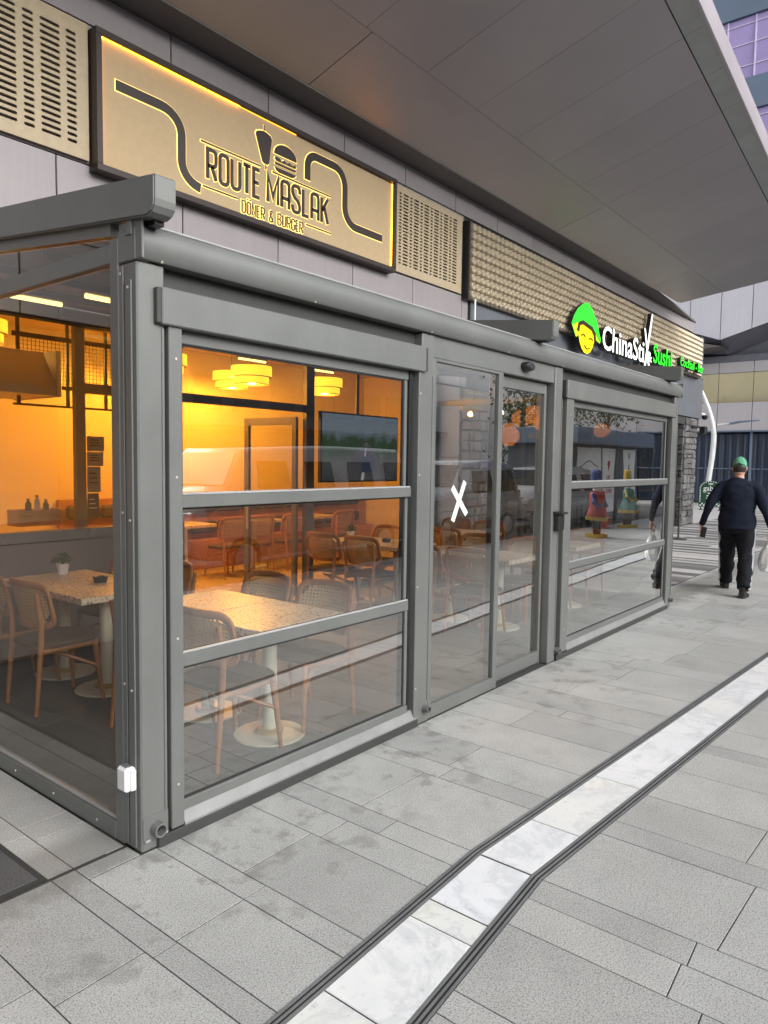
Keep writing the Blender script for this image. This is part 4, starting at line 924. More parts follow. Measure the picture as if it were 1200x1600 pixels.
# pendant lamps
WARM = (1.0, .43, .042)
def lamp(loc, label, watts, zc=3.3, col=None):
    t = thing('pendant_lamp', label, 'lamp', loc, 0, 'yellow drum pendant lamps')
    k = 28
    def drum(nm, r0, z0, z1):
        rings = [[(rr*math.cos(2*PI*j/k), rr*math.sin(2*PI*j/k), z) for j in range(k)] for rr, z in ((r0, z0), (r0, z1), (r0-.008, z1), (r0-.008, z0), (r0, z0))]
        ob(nm, MB().loft(rings, False), mt_shade, t, smooth=True)
    drum('upper_shade', .275, .10, .24); drum('lower_shade', .235, .0, .0995)
    for r0, z in ((.277, .10), (.237, .002)): ob('shade_rim', MB().lathe([(r0-.006, z-.004), (r0, z-.004), (r0, z+.004), (r0-.006, z+.004)], k=k), mt_oak, t, smooth=True)
    ob('diffuser', MB().lathe([(0, .014), (.215, .014), (.215, .022), (0, .022)], k=k), mt_bulb, t)
    ob('cord', MB().tube([(0, 0, .1), (0, 0, zc-loc[2])], .004, k=6), mt_black, t)
    L = bpy.data.lights.new('lamp_light', 'POINT'); L.energy = watts; L.color = col or WARM; L.shadow_soft_size = .045; o = bpy.data.objects.new('lamp_light', L); COL.objects.link(o); o.parent = t; o.location = (0, 0, -.06)
lamp((4.94, 5.0, 2.70), 'yellow double drum pendant lamp in the centre of the front window', 62); lamp((5.30, 5.85, 2.72), 'yellow drum pendant lamp half hidden behind the central one', 48); lamp((6.38, 5.0, 2.68), 'yellow drum pendant lamp right of the mullion, above the television', 62); lamp((3.55, 5.0, 2.70), 'yellow drum pendant lamp cut by the left window guide', 62); lamp((3.80, 5.85, 2.70), 'rear yellow drum pendant lamp beside the left window guide', 48); lamp((1.6, 5.4, 2.85), 'yellow drum pendant lamp over the kitchen counter', 38, col=(1.0, .52, .12))
# tube lights
def tube(loc, L, label):
    t = thing('tube_light', label, 'light', loc, 0, 'ceiling tube lights'); ob('tube', MB().tube([(-L/2, 0, 0), (L/2, 0, 0)], .017, k=10), mt_tube, t, smooth=True); ob('housing', MB().box(-L/2-.02, L/2+.02, -.03, .03, .018, .05, .004), mt_alu, t)
tube((1.28, 2.2, 2.80), .55, 'tube light under the pavilion roof, the larger one at upper left'); tube((1.05, 3.1, 2.90), .5, 'tube light under the pavilion roof at the far left edge'); tube((2.2, 3.0, 2.88), .6, 'tube light under the pavilion roof just behind the corner post')
for i, (x, y) in enumerate(((4.3, 4.5), (5.7, 4.5), (7.1, 4.5), (4.4, 6.2), (6.0, 6.2), (7.6, 6.2), (2.2, 4.6), (1.6, 6.1))): tube((x, y, 3.24), .55, ['left tube light of the front row on the restaurant ceiling', 'middle tube light of the front row on the restaurant ceiling', 'right tube light of the front row on the restaurant ceiling', 'left tube light of the back row on the restaurant ceiling', 'middle tube light of the back row on the restaurant ceiling', 'right tube light of the back row on the restaurant ceiling', 'tube light above the front edge of the kitchen counter', 'tube light at the back wall above the kitchen counter'][i])
# bench with cushions along the back wall
bn = thing('back_bench', 'long wooden bench with shelf along the back wall of the restaurant', 'bench', (6, 6.4, 0)); ob('seat_box', MB().box(-3, 3.2, -.10, .19, 0, .45, .005), mt_oak, bn); ob('back_board', MB().box(-3, 3.2, .12, .19, .451, 1.12, .005), mt_oak, bn)
lab = {0: 'dark cushion in the lower row along the back bench', 1: 'dark cushion in the upper row along the back bench'}
c0 = None
for row, (z0, z1) in enumerate(((.53, .72), (.86, 1.03))):
    for i in range(12):
        if c0 is None:
            me = MB().box(-.235, .235, -.045, .045, -.09, .09, .035); c0 = ob('cushion', me, mt_cushion, None); o = c0
        else: o = c0.copy(); COL.objects.link(o)
        o.location = (3.3+i*.49, 6.47, (z0+z1)/2); o.rotation_euler = (0, rnd.uniform(-.03, .03), 0); tag(o, ORD[i]+' dark cushion from the left in the %s row along the back bench' % ('lower', 'upper')[row], 'cushion', 'cushions of the %s row' % ('lower', 'upper')[row])
# kitchen counter at the left
kc = thing('kitchen_counter', 'taupe panelled service counter behind the side window tables', 'counter', (0, 3.55, 0))
for x0, x1 in ((-2.9, .2), (.206, .92)): ob('front_panel', MB().box(x0, x1, -.11, .02, 0, .95, .004), mt_counter, kc)
ob('front_panel', MB().box(.926, 2.715, -.11, .005, 0, 1.045, .004), mt_counter, kc); ob('ledge', MB().box(-2.9, .92, -.13, .02, .956, 1.045, .005), mt_counter, kc); ob('worktop', MB().box(-2.9, .85, .03, .75, 1.0, 1.05, .005), mt_oak, kc)
hd = thing('extractor_hood', 'stainless steel extractor hood over the kitchen counter', 'hood', (.95, 4.25, 2.2))
ob('canopy', MB().loft([[(-1.2, -.35, .04), (.70, -.35, .04), (.70, .5, .04), (-1.2, .5, .04)], [(-1.2, -.35, .12), (.70, -.35, .12), (.70, .5, .12), (-1.2, .5, .12)], [(-1.2, -.20, .44), (.66, -.20, .44), (.66, .5, .44), (-1.2, .5, .44)]]), mt_steel, hd); ob('edge_trim', MB().box(.702, .75, -.36, .5, .03, .45, .004), mt_steel, hd)
rk = thing('mesh_rack', 'black hanging mesh rack over the kitchen counter', 'rack', (2.2, 4.2, 2.16))
for x in (-.75, -.28, .12, .6): ob('post', MB().box(x-.014, x+.014, -.014, .014, 0, 1.14, .002), mt_black, rk)
ob('rail', MB().box(-.8, .65, -.012, .012, -.008, .012, .003), mt_black, rk); ob('rail', MB().box(-.8, .65, -.014, .014, .165, .2, .003), mt_black, rk); ob('rail', MB().box(-.8, .65, -.014, .014, .62, .665, .003), mt_black, rk)
mb = MB()
for i in range(36): mb.box(-.74+i*.038, -.736+i*.038, -.003, .001, .2, .62)
for i in range(11): mb.box(-.75, .6, -.001, .003, .22+i*.037, .224+i*.037)
ob('wire_mesh', mb, mt_black, rk)
cr = thing('wooden_crate', 'wooden crate of condiments on the kitchen counter', 'crate', (1.46, 3.95, 1.05))
for z in (0.005, .055, .105): ob('slat', MB().box(-.20, .20, -.11, -.098, z, z+.042, .002), mt_oak, cr); ob('slat', MB().box(-.20, .20, .098, .11, z, z+.042, .002), mt_oak, cr)
for x in (-.194, .194): ob('end_board', MB().box(x-.006, x+.006, -.097, .097, .005, .15, .002), mt_oak, cr)
ob('tray', MB().box(-.19, .19, -.096, .096, .12, .13), mt_oak, cr)
for x, h, mtl, lab in ((-.06, .10, mt_cushion, 'dark short bottle on the wooden crate, left one'), (.02, .13, mt_pot, 'pale tall bottle on the wooden crate'), (.10, .09, mt_cushion, 'dark short bottle on the wooden crate, right one')):
    t = thing('bottle', lab, 'bottle', (1.46+x, 3.95, 1.18), 0, 'bottles on the crate'); ob('body', MB().lathe([(0, 0), (.026, 0), (.026, h*.75), (.012, h*.9), (.012, h), (0, h)], k=14), mtl, t, smooth=True); ob('cap', MB().lathe([(0, h), (.015, h), (.015, h+.02), (0, h+.02)], k=12), mt_oak, t)
pm = [M('notice_paper_a', (.30, .29, .26), .8), M('notice_paper_b', (.38, .36, .32), .8), M('notice_paper_c', (.05, .05, .06), .6)]
for (z0, z1, w, k_, lab) in ((1.735, 1.87, .17, 0, 'grey paper notice at the top of the stack taped to the restaurant glass'), (1.60, 1.73, .16, 1, 'second paper notice from the top taped to the restaurant glass'), (1.36, 1.595, .13, 1, 'long pale paper notice taped to the restaurant glass'), (1.135, 1.35, .11, 2, 'black paper notice at the bottom taped to the restaurant glass')):
    t = thing('paper_notice', lab, 'notice', (1.77+w/2, 3.592, z0)); ob('sheet', MB().box(-w/2, w/2, -.0015, .0015, 0, z1-z0), pm[k_], t)
    for i in range(3): ob('text_line', MB().box(-w*.35, w*.3-i*.01, -.0025, -.0017, (z1-z0)*(.35+.18*i), (z1-z0)*(.35+.18*i)+.012), mt_black if k_ < 2 else mt_whitepl, t)
# noodle restaurant glazing and lanterns
ng = thing('noodle_restaurant_glazing', 'black framed dark glazing of the noodle restaurant between the stone columns', 'window', (14, 3.6, 0))
for x in [8.72, 10.1, 11.6, 13.2, 14.7, 16.2, 17.7, 19.1]: ob('mullion', MB().box(x-14-.035, x-14+.035, -.04, .04, 0, 2.84, .004), mt_black, ng)
for x0, x1 in zip([8.755, 10.135, 11.635, 13.235, 14.735, 16.235, 17.735], [10.065, 11.565, 13.165, 14.665, 16.165, 17.665, 19.065]):
    ob('pane', MB().box(x0-14, x1-14, -.004, .004, .08, 2.80), mt_glass_cs, ng); ob('rail', MB().box(x0-14, x1-14, -.03, .03, 0, .08, .003), mt_black, ng); ob('rail', MB().box(x0-14, x1-14, -.03, .03, 1.02, 1.07, .003), mt_black, ng)
def lantern(loc, r_, h, label, prof):
    t = thing('paper_lantern', label, 'lantern', loc, 0, 'orange paper lanterns in the noodle restaurant')
    rings = []
    for i in range(17):
        v = i/16; rr = r_*(math.sin(PI*(.06+.88*v))**.7 if prof == 0 else (.15+.85*math.sin(PI*min(1, v*.9+.05))*(1-.35*v)))
        rings.append((rr*(1+.02*(i % 2)), -h/2+h*v))
    ob('paper_shade', MB().lathe(rings, k=20), mt_lantern, t); ob('cap', MB().lathe([(0, h/2), (.06, h/2), (.06, h/2+.03), (0, h/2+.03)], k=12), mt_black, t); ob('cord', MB().tube([(0, 0, h/2), (0, 0, 3.1-loc[2])], .004, k=5), mt_black, t)
lantern((11.4, 4.6, 2.26), .26, .46, 'orange lantern hanging lowest at left of the group', 1); lantern((11.95, 4.6, 2.62), .22, .36, 'orange lantern second from left in the noodle restaurant', 0); lantern((12.45, 4.6, 2.78), .27, .26, 'flat orange lantern hanging highest in the group', 0); lantern((12.85, 4.6, 2.58), .20, .34, 'orange lantern second from right in the noodle restaurant', 0); lantern((13.3, 4.6, 2.58), .20, .34, 'orange lantern at right behind the sliding door glass', 0); lantern((16.2, 4.6, 2.55), .22, .36, 'orange lantern glimpsed at the left edge of the far window', 0)
st = thing('dark_shelf_table', 'dark high table inside behind the sliding door', 'table', (9.4, 2.6, 0)); ob('top', MB().box(-.55, .55, -.3, .3, 1.0, 1.03, .004), mt_dark, st)
for x in (-.5, .5):
    for y in (-.26, .26): ob('leg', MB().box(x-.018, x+.018, y-.018, y+.018, 0, .999), mt_dark, st)
# stanchion at far column
sc_ = thing('stanchion_post', 'thin dark barrier post on a flat foot beside the far stone column', 'barrier post', (15.4, 2.36, 0)); ob('foot', MB().lathe([(0, 0), (.19, 0), (.19, .012), (.03, .03), (0, .03)], k=24), mt_alu_dark, sc_, smooth=True); ob('post', MB().tube([(0, 0, .02), (0, 0, .98)], .022, k=12), mt_alu_dark, sc_); ob('rail_top', MB().box(-.28, .28, -.012, .012, .95, .98, .003), mt_alu_dark, sc_)
# camera and flood light on the far fascia corner
cc = thing('security_camera', 'small dome security camera on the corner of the slate fascia', 'camera', (20.72, 3.42, 3.16)); ob('bracket', MB().tube([(-.08, 0, .05), (.16, -.05, .03)], .03, k=10), mt_whitepl, cc); ob('dome', MB().lathe([(0, -.13), (.06, -.11), (.09, -.05), (.09, .0), (0, .02)], c=(.2, -.05, 0), k=16), mt_black, cc, smooth=True)
fl = thing('flood_light', 'small black flood light box on top of the far stone column', 'light fitting', (20.42, 3.3, 2.72)); ob('housing', MB().box(-.02, .22, -.1, .06, -.11, .1, .01), mt_black, fl); ob('arm', MB().box(-.75, -.03, .02, .06, .05, .1, .004), mt_black, fl)
wp = thing('white_rod', 'thin white rod standing on the pavilion roof before the relief wall', 'rod', (7.9, 3.3, 3.07)); ob('rod', MB().tube([(0, 0, 0), (.0, 0, 1.18)], .016, k=8), mt_whitepl, wp)

# ================================================================== far mall and tower
def Zr(p0, p1): return None
mall = thing('far_mall', 'pale panelled mall wing with golden window band and dark curtained ground floor', 'building', (33, 5, 0))
def F(name, x0, x1, y0, y1, z0, z1, mat, c=.01): return ob(name, MB().box(x0-33, x1-33, y0-5, y1-5, z0, z1, c), mat, mall)
ys = [16.0-1.42*i for i in range(22)]
F('wall_core', 33.3, 44, -15, 16, 0, 11.3, mt_wallback, 0)
for y1, y0 in zip(ys[:-1], ys[1:]):
    F('strip_panel', 33.0, 33.29, y0+.012, y1-.012, 5.80, 6.26, mt_far_panel2)
    F('low_panel', 33.0, 33.29, y0+.012, y1-.012, 3.26, 4.49, mt_far_panel2)
    F('gold_pane', 33.06, 33.10, y0+.01, y1-.01, 4.50, 5.79, mt_gold, 0)
F('drip_edge', 32.96, 33.2, -15, 16, 3.20, 3.255, mt_bluegrey)
# upper folded volume that leans out: panels with a v-shaped lower edge
def up_bottom(y): return 7.09+.30*(5.78-y) if y < 5.78 else 7.09+.36*(y-5.78)
for y1, y0 in zip([8.55, 7.05, 5.98-.2, 4.55, 3.1, 1.6, .1, -1.4, -2.9, -4.4, -5.9], [7.05, 5.98-.2, 4.55, 3.1, 1.6, .1, -1.4, -2.9, -4.4, -5.9, -7.4]):
    a, b = y0+.015, y1-.015
    ob('upper_panel', MB().prism([(a-5, up_bottom(a)), (b-5, up_bottom(b)), (b-5, 11.5), (a-5, 11.5)], 'x', 31.8-33, 31.95-33), mt_far_panel, mall)
ob('upper_core', MB().prism([(-7.4-5, up_bottom(-7.4)+.03), (5.78-5, 7.12), (8.55-5, up_bottom(8.55)+.03), (8.55-5, 11.4), (-12.4, 11.4)], 'x', 31.96-33, .25), mt_wallback, mall)
mbs = MB(); mbs.add([(-1.2, -12.4, up_bottom(-7.4)), (-1.2, .78, 7.09), (0.25, .78, 6.55), (.25, -12.4, 6.27)], [(0, 1, 2, 3)]).add([(-1.2, .78, 7.09), (-1.2, 3.55, up_bottom(8.55)), (.25, 3.55, 6.9), (.25, .78, 6.55)], [(0, 1, 2, 3)])
mbs.box(.0, .3, -12.4, 11, 6.262, 6.56); ob('soffit', mbs, mt_far_soffit, mall)
wedge = MB(); wedge.prism([(.6, 6.75), (3.2, 6.55), (3.2, 7.35)], 'x', -1.7, -.3); ob('soffit_wedge', wedge, mt_soffit_in, mall)
# ground floor: dark glass, mullions, curtain folds
for y1, y0 in zip(ys[:-1:1], ys[1:]):
    F('dark_pane', 33.22, 33.28, y0+.02, y1-.02, .02, 3.19, mt_curtglass, 0)
for i, y in enumerate(ys[::2]): F('mullion', 33.10, 33.23, y-.05, y+.05, .0, 3.2, mt_bluegrey)
F('rail', 33.14, 33.22, -15, 16, 1.55, 1.60, mt_bluegrey)
mb = MB(); y = 7.0; prof = []
while y > -9: prof.append((33.17-33+.035*math.sin(y*19)+.02*math.sin(y*43+1), y-5)); y -= .035
pr_ = [(a, b, .06) for a, b in prof]+[]; mb.add([(a, b, .06) for a, b in prof]+[(a, b, 3.1) for a, b in prof], [(i, i+1, len(prof)+i+1, len(prof)+i) for i in range(len(prof)-1)])
ob('curtain', mb, mt_curtain, mall)
tw = thing('purple_tower', 'tower with purple glass bands and blue grey spandrels rising behind the canopy edge', 'building', (45, 0, 0))
ob('core', MB().box(.4, 22, -14, 14, 0, 60), mt_bluegrey, tw)
zb = 2.9
while zb < 55:
    ob('spandrel', MB().box(0, .4, -14, 14, zb-1.83, zb, .02), mt_bluegrey, tw)
    nb = 0
    if zb > 15 and zb < 36:
        y = 13.95
        while y > -13:
            for za, zc in ((zb+.03, zb+.72), (zb+.75, zb+1.95), (zb+1.98, zb+3.05), (zb+3.08, zb+3.45)):
                ob('pane', MB().box(.16, .2, y-1.47, y-.03, za, zc), mt_purple, tw)
            ob('mullion', MB().box(.10, .17, y-.035, y+.035, zb, zb+3.45), mt_mull_l, tw); y -= 1.5
        for zt in (.735, 1.965, 3.065): ob('transom', MB().box(.12, .165, -14, 14, zb+zt-.025, zb+zt+.025), mt_mull_l, tw)
    else:
        ob('pane_band', MB().box(.16, .2, -14, 14, zb+.01, zb+3.45), mt_purple, tw)
    zb += 5.30
    
# lamp pole
lp = thing('lamp_pole', 'curved white lamp pole with a slim arm light in front of the far mall', 'lamp post', (31.0, 5.78, 0))
ob('base_plate', MB().lathe([(0, 0), (.22, 0), (.22, .03), (0, .03)], k=20), mt_pole, lp)
pts = [(0, 0, .02), (0, .0, 1.0), (0, -.10, 2.0), (0, -.14, 2.9), (0, -.06, 3.5), (0, .12, 4.1), (0, .38, 4.75), (0, .50, 5.0)]
sp_, sr_ = [], []
rr_ = [.105, .105, .11, .11, .10, .09, .07, .05]
for i in range(len(pts)-1):
    p0, p1, p2, p3 = [Vector(pts[min(max(j, 0), len(pts)-1)]) for j in (i-1, i, i+1, i+2)]
    for q in range(6): t = q/6; sp_.append(.5*((2*p1)+(-p0+p2)*t+(2*p0-5*p1+4*p2-p3)*t*t+(-p0+3*p1-3*p2+p3)*t**3)); sr_.append(lerp(rr_[i], rr_[i+1], t))
sp_.append(Vector(pts[-1])); sr_.append(.05)
ob('pole', MB().tube(sp_, sr_, k=14, ref=(1, 0, 0)), mt_pole, lp, smooth=True)
ob('arm', MB().tube([(0, -.25, 3.42), (0, -.95, 3.46)], .04, k=8), mt_pole, lp); ob('light_head', MB().loft([[(-.12, -.75, 3.42), (.12, -.75, 3.42), (.12, -.75, 3.50), (-.12, -.75, 3.50)], [(-.16, -1.15, 3.50), (.16, -1.15, 3.50), (.16, -1.15, 3.56), (-.16, -1.15, 3.56)], [(-.12, -1.85, 3.56), (.12, -1.85, 3.56), (.12, -1.85, 3.59), (-.12, -1.85, 3.59)]]), mt_bluegrey, lp)
# A-board
ab = thing('pavement_sign', 'green arched pavement sign with a white checker border in front of the dark curtains', 'sign', (27.6, 4.80, 0))
mt_sg = M('board_green', (.008, .07, .035), .5)
out = [(-.42, .12), (.42, .12), (.42, .82)]+arc(0, .82, .42, .30, 0, 180, 12)
ob('board', MB().prism(out, 'x', -.02, .02), mt_sg, ab)
for y in (-.34, .34): ob('foot', MB().box(-.16, .16, y-.02, y+.02, 0, .03).box(-.015, .015, y-.015, y+.015, .03, .12), mt_black, ab)
mb = MB()
for i in range(12):
    for j in range(2):
        if (i+j) % 2: mb.box(-.024, -.021, -.40+i*.066, -.40+i*.066+.062, .15+j*.06, .15+j*.06+.058)
for i in range(10): mb.box(-.024, -.021, .355, .395, .30+i*.06, .30+i*.06+.034).box(-.024, -.021, -.395, -.355, .30+i*.06, .30+i*.06+.034)
for i in range(13): a = PI*(i+.5)/13; y, z = .375*math.cos(a), .84+.25*math.sin(a); mb.box(-.024, -.021, y-.022, y+.022, z-.016, z+.016)
ob('checker_border', mb, mt_tape, ab)
me = text_mesh('gabri', 1.0, .003); b4 = bb(me); kx = .52/(b4[1]-b4[0])
for v in me.vertices: v.co = Vector((-.023-v.co.z*.5, .27-(v.co.x-b4[0])*kx, .74+v.co.y*kx*1.05))
link('lettering', me, mt_tape, ab)
mb = MB()
for z, w in ((.62, .20), (.52, .28), (.43, .30), (.98, .16)): mb.box(-.024, -.021, -w/2, w/2, z, z+.045)
ob('text_line', mb, mt_tape, ab)

# ================================================================== walking man
mt_skin = M('skin', (.50, .29, .21), .5, 0, .06, 30)
mt_sweater = M('navy_sweater', (.011, .015, .028), .85, 0, .2, 30, bump=.3, bscale=220, spec=.15)
mt_trouser = M('black_trousers', (.006, .0065, .010), .75, 0, .2, 20, bump=.25, bscale=160, spec=.2)
mt_stripe = M('white_stripe', (.62, .62, .65), .7)
mt_cap = M('green_cap', (.10, .33, .21), .8, 0, .1, 40, bump=.3, bscale=300)
mt_cap_d = M('green_cap_brim', (.045, .16, .10), .8)
mt_hair = M('dark_hair', (.025, .016, .012), .7, bump=.6, bscale=260)
mt_shoe = M('black_shoe', (.013, .013, .014), .5); mt_sole = M('black_sole', (.03, .03, .03), .7)
man = thing('person', 'man walking away in green cap, navy sweater and black striped trousers carrying a plastic bag', 'person', (8.68, -.345, 0), math.radians(8))
def limb(mb, pts, rad, k=16, side=(0, 1, 0)):
    # pts with (a: half width along 'side', b: half depth)
    pts = [Vector(p) for p in pts]; P2 = []; R2 = []
    n = len(pts)
    for i in range(n-1):
        for q in range(4):
            t = q/4; p0, p1, p2, p3 = pts[max(i-1, 0)], pts[i], pts[i+1], pts[min(i+2, n-1)]
            P2.append(.5*((2*p1)+(-p0+p2)*t+(2*p0-5*p1+4*p2-p3)*t*t+(-p0+3*p1-3*p2+p3)*t**3))
            s = t*t*(3-2*t); R2.append((lerp(rad[i][0], rad[i+1][0], s), lerp(rad[i][1], rad[i+1][1], s)))
    P2.append(pts[-1]); R2.append(rad[-1])
    # rounded ends
    mb.tube(P2, R2, k=k, ref=side)
def fused(name, mb, voxel, mat, parent, wrinkle=0, wscale=9, smooth_it=6):
    me = mb.mesh(name); fixn(me); o = bpy.data.objects.new(name, me); COL.objects.link(o)
    md = o.modifiers.new('r', 'REMESH'); md.mode = 'VOXEL'; md.voxel_size = voxel; md.use_smooth_shade = True
    sm = o.modifiers.new('s', 'SMOOTH'); sm.iterations = smooth_it; sm.factor = .5
    bpy.context.view_layer.update(); m2 = bpy.data.meshes.new_from_object(o.evaluated_get(bpy.context.evaluated_depsgraph_get())); bpy.data.objects.remove(o)
    if wrinkle:
        nn = [v.normal.copy() for v in m2.vertices]
        for v, q in zip(m2.vertices, nn):
            c = v.co; zz = c.z+.5*c.y-.3*c.x; w = noise.noise((c.x*wscale, c.y*wscale, zz*wscale*1.3))+.6*noise.noise((c.x*wscale*1.5+7, c.y*wscale*1.5, (c.z-.4*c.y)*wscale*3.2))*max(0, noise.noise((c.x*3, c.y*3, c.z*4))+.35); v.co = c+q*wrinkle*w
    m2.polygons.foreach_set('use_smooth', [True]*len(m2.polygons)); m2.materials.clear()
    return link(name, m2, mat, parent)
LW, RW = Vector((.03, .43, .885)), Vector((.0, -.40, .89))
# sweater
mb = MB()
limb(mb, [(0, 0, .86), (0, 0, .96), (0, 0, 1.08), (-.005, 0, 1.20), (-.01, 0, 1.32), (-.01, 0, 1.42), (0, 0, 1.48), (.01, 0, 1.515)], [(.222, .155), (.226, .162), (.215, .158), (.215, .150), (.232, .145), (.225, .125), (.150, .10), (.078, .075)], 24)
limb(mb, [(0, .12, 1.40), (-.01, .205, 1.405), (-.05, .285, 1.26), (-.075, .345, 1.12), (-.02, .40, .98), LW], [(.09, .08), (.085, .08), (.068, .068), (.056, .056), (.046, .046), (.040, .040)], 16, (1, 0, 0))
limb(mb, [(0, -.12, 1.40), (-.01, -.205, 1.40), (-.04, -.275, 1.26), (-.06, -.325, 1.12), (-.03, -.37, .99), RW], [(.09, .08), (.085, .08), (.068, .068), (.056, .056), (.046, .046), (.040, .040)], 16, (1, 0, 0))
body_mb = MB()
limb(body_mb, [(0, 0, 1.05), (0, 0, 1.3), (-.005, 0, 1.42), (.01, 0, 1.50), (.02, 0, 1.58)], [(.15, .10), (.16, .10), (.12, .08), (.062, .066), (.056, .062)], 20)
limb(body_mb, [(.03, 0, 1.545), (.03, 0, 1.60), (.032, 0, 1.66), (.032, 0, 1.72), (.03, 0, 1.775), (.03, 0, 1.80)], [(.045, .06), (.066, .09), (.076, .10), (.077, .102), (.055, .07), (.02, .03)], 20)
body_mb.tube([(.12, 0, 1.66), (.145, 0, 1.64), (.128, 0, 1.625)], [.012, .016, .012], k=8)     # nose
for s_ in (-1, 1): body_mb.loft([[(.035+.024*math.cos(a)-.012*q, s_*(.074+q*.016), 1.655+.034*math.sin(a)) for a in [2*PI*j/10 for j in range(10)]] for q in (0, .6, 1.0)])   # ears
limb(body_mb, [(0, .12, 1.38), (-.05, .285, 1.26), (-.075, .345, 1.12), (-.02, .40, .98), LW, LW+Vector((.01, .008, -.035))], [(.05, .05), (.05, .05), (.042, .042), (.034, .034), (.026, .026), (.028, .022)], 14, (1, 0, 0))
limb(body_mb, [(0, -.12, 1.38), (-.04, -.275, 1.26), (-.06, -.325, 1.12), (-.03, -.37, .99), RW, RW+Vector((.0, .0, -.035))], [(.05, .05), (.05, .05), (.042, .042), (.034, .034), (.026, .026), (.028, .022)], 14, (1, 0, 0))
def hand(mb, W_, s_):
    # palm hangs down, fingers curl forward round what it carries
    c = W_+Vector((.012, .004*s_, -.02))
    mb.loft([[(c.x+.040*math.cos(a)*q, c.y+.016*math.sin(a)*q+.002*s_, c.z-dz) for a in [2*PI*j/12 for j in range(12)]] for dz, q in ((0, .75), (.03, 1.0), (.06, 1.08), (.088, 1.0), (.096, .8))])
    for i, (dx, L) in enumerate(((.032, .070), (.011, .078), (-.011, .073), (-.031, .060))):
        b = Vector((c.x+dx, c.y, c.z-.085)); mb.tube([b, b+Vector((.004, -.004*s_, -.030*L/.075)), b+Vector((.004, -.024*s_, -.048*L/.075)), b+Vector((.0, -.045*s_, -.040*L/.075)), b+Vector((-.0, -.050*s_, -.022))], [.0098, .0098, .0092, .0085, .0072], k=8)
    b = Vector((c.x+.034, c.y-.006*s_, c.z-.022)); mb.tube([b, b+Vector((.022, -.012*s_, -.022)), b+Vector((.026, -.028*s_, -.05)), b+Vector((.014, -.042*s_, -.066))], [.013, .0115, .0105, .008], k=8)
hand(body_mb, LW, 1); hand(body_mb, RW, -1)
limb(body_mb, [(0, 0, 1.2), (0, 0, 1.0), (0, 0, .86)], [(.15, .10), (.16, .11), (.16, .11)], 18)
legR = [(0, -.098, .90), (-.02, -.106, .70), (-.06, -.122, .50), (-.20, -.128, .30), (-.355, -.132, .115)]
legL = [(0, .098, .90), (.12, .104, .70), (.215, .122, .50), (.29, .128, .30), (.355, .135, .10)]
for L_ in (legR, legL): limb(body_mb, L_, [(.085, .09), (.075, .08), (.055, .06), (.045, .05), (.036, .04)], 14)
body = fused('body', body_mb, .0065, mt_skin, man, smooth_it=3)
fused('sweater', mb, .011, mt_sweater, body, .017, 6, 3)
mb = MB()
limb(mb, [(0, 0, 1.0), (0, 0, .90), (0, 0, .80)], [(.19, .135), (.205, .15), (.17, .13)], 22)
TR = [(.120, .130), (.112, .115), (.092, .094), (.086, .084), (.080, .078)]
for L_ in (legR, legL): limb(mb, L_, TR, 18)
fused('trousers', mb, .011, mt_trouser, body, .018, 7, 3)
for L_, s_, d0 in ((legR, -1, 0), (legL, 1, 0)):
    for off in (-.018, .0, .018):
        mb = MB(); pts = []; n = 24
        for i in range(n+1):
            t = i/n*4; k_ = min(3, int(t)); ff = t-k_; p = Vector(L_[k_]).lerp(Vector(L_[k_+1]), ff); w = lerp(TR[k_][0], TR[k_+1][0], ff)
            pts.append(p+Vector((off-.012, s_*(w+.004), 0)))
        rings = [[p+Vector((-.005, -s_*.02, 0)), p+Vector((.005, -s_*.02, 0)), p+Vector((.005, s_*.006, 0)), p+Vector((-.005, s_*.006, 0))] for p in pts]
        ob('side_stripe', mb.loft(rings), mt_stripe, body)
def shoe(name, anchor, yaw, pitch):
    rings = []
    for x, w, h in ((-.085, .026, .05), (-.075, .037, .085), (-.03, .042, .098), (.03, .043, .085), (.09, .047, .060), (.15, .046, .046), (.19, .030, .034), (.203, .012, .022)):
        rings.append([(x, w*math.copysign(abs(math.cos(a))**.7, math.cos(a)), .016+(h-.016)*(.5+.5*math.sin(a))) for a in [2*PI*j/14 for j in range(14)]])
    o = ob(name, MB().loft(rings), mt_shoe, body, smooth=True); 
    q = [(-.09, -.025), (-.05, -.042), (.03, -.042), (.11, -.05), (.18, -.038), (.21, 0), (.18, .038), (.11, .05), (.03, .042), (-.05, .042), (-.09, .025)]
    s_ = ob(name.replace('shoe', 'sole'), MB().prism(q, 'z', 0, .022), mt_sole, body)
    m_ = Matrix.Translation(anchor) @ Matrix.Rotation(yaw, 4, 'Z') @ Matrix.Rotation(pitch, 4, 'Y')
    o.matrix_local = m_; s_.matrix_local = m_
shoe('shoe', Vector((-.345, -.135, .0)), math.radians(-8), 0); shoe('shoe', Vector((.37, .14, .012)), math.radians(16), math.radians(-6))
for L_ in (legR, legL):
    p = Vector(L_[-1]); ob('sock', MB().tube([p+Vector((0, 0, .03)), p+Vector((.008, 0, -.05))], [.045, .046], k=12), mt_shoe, body)
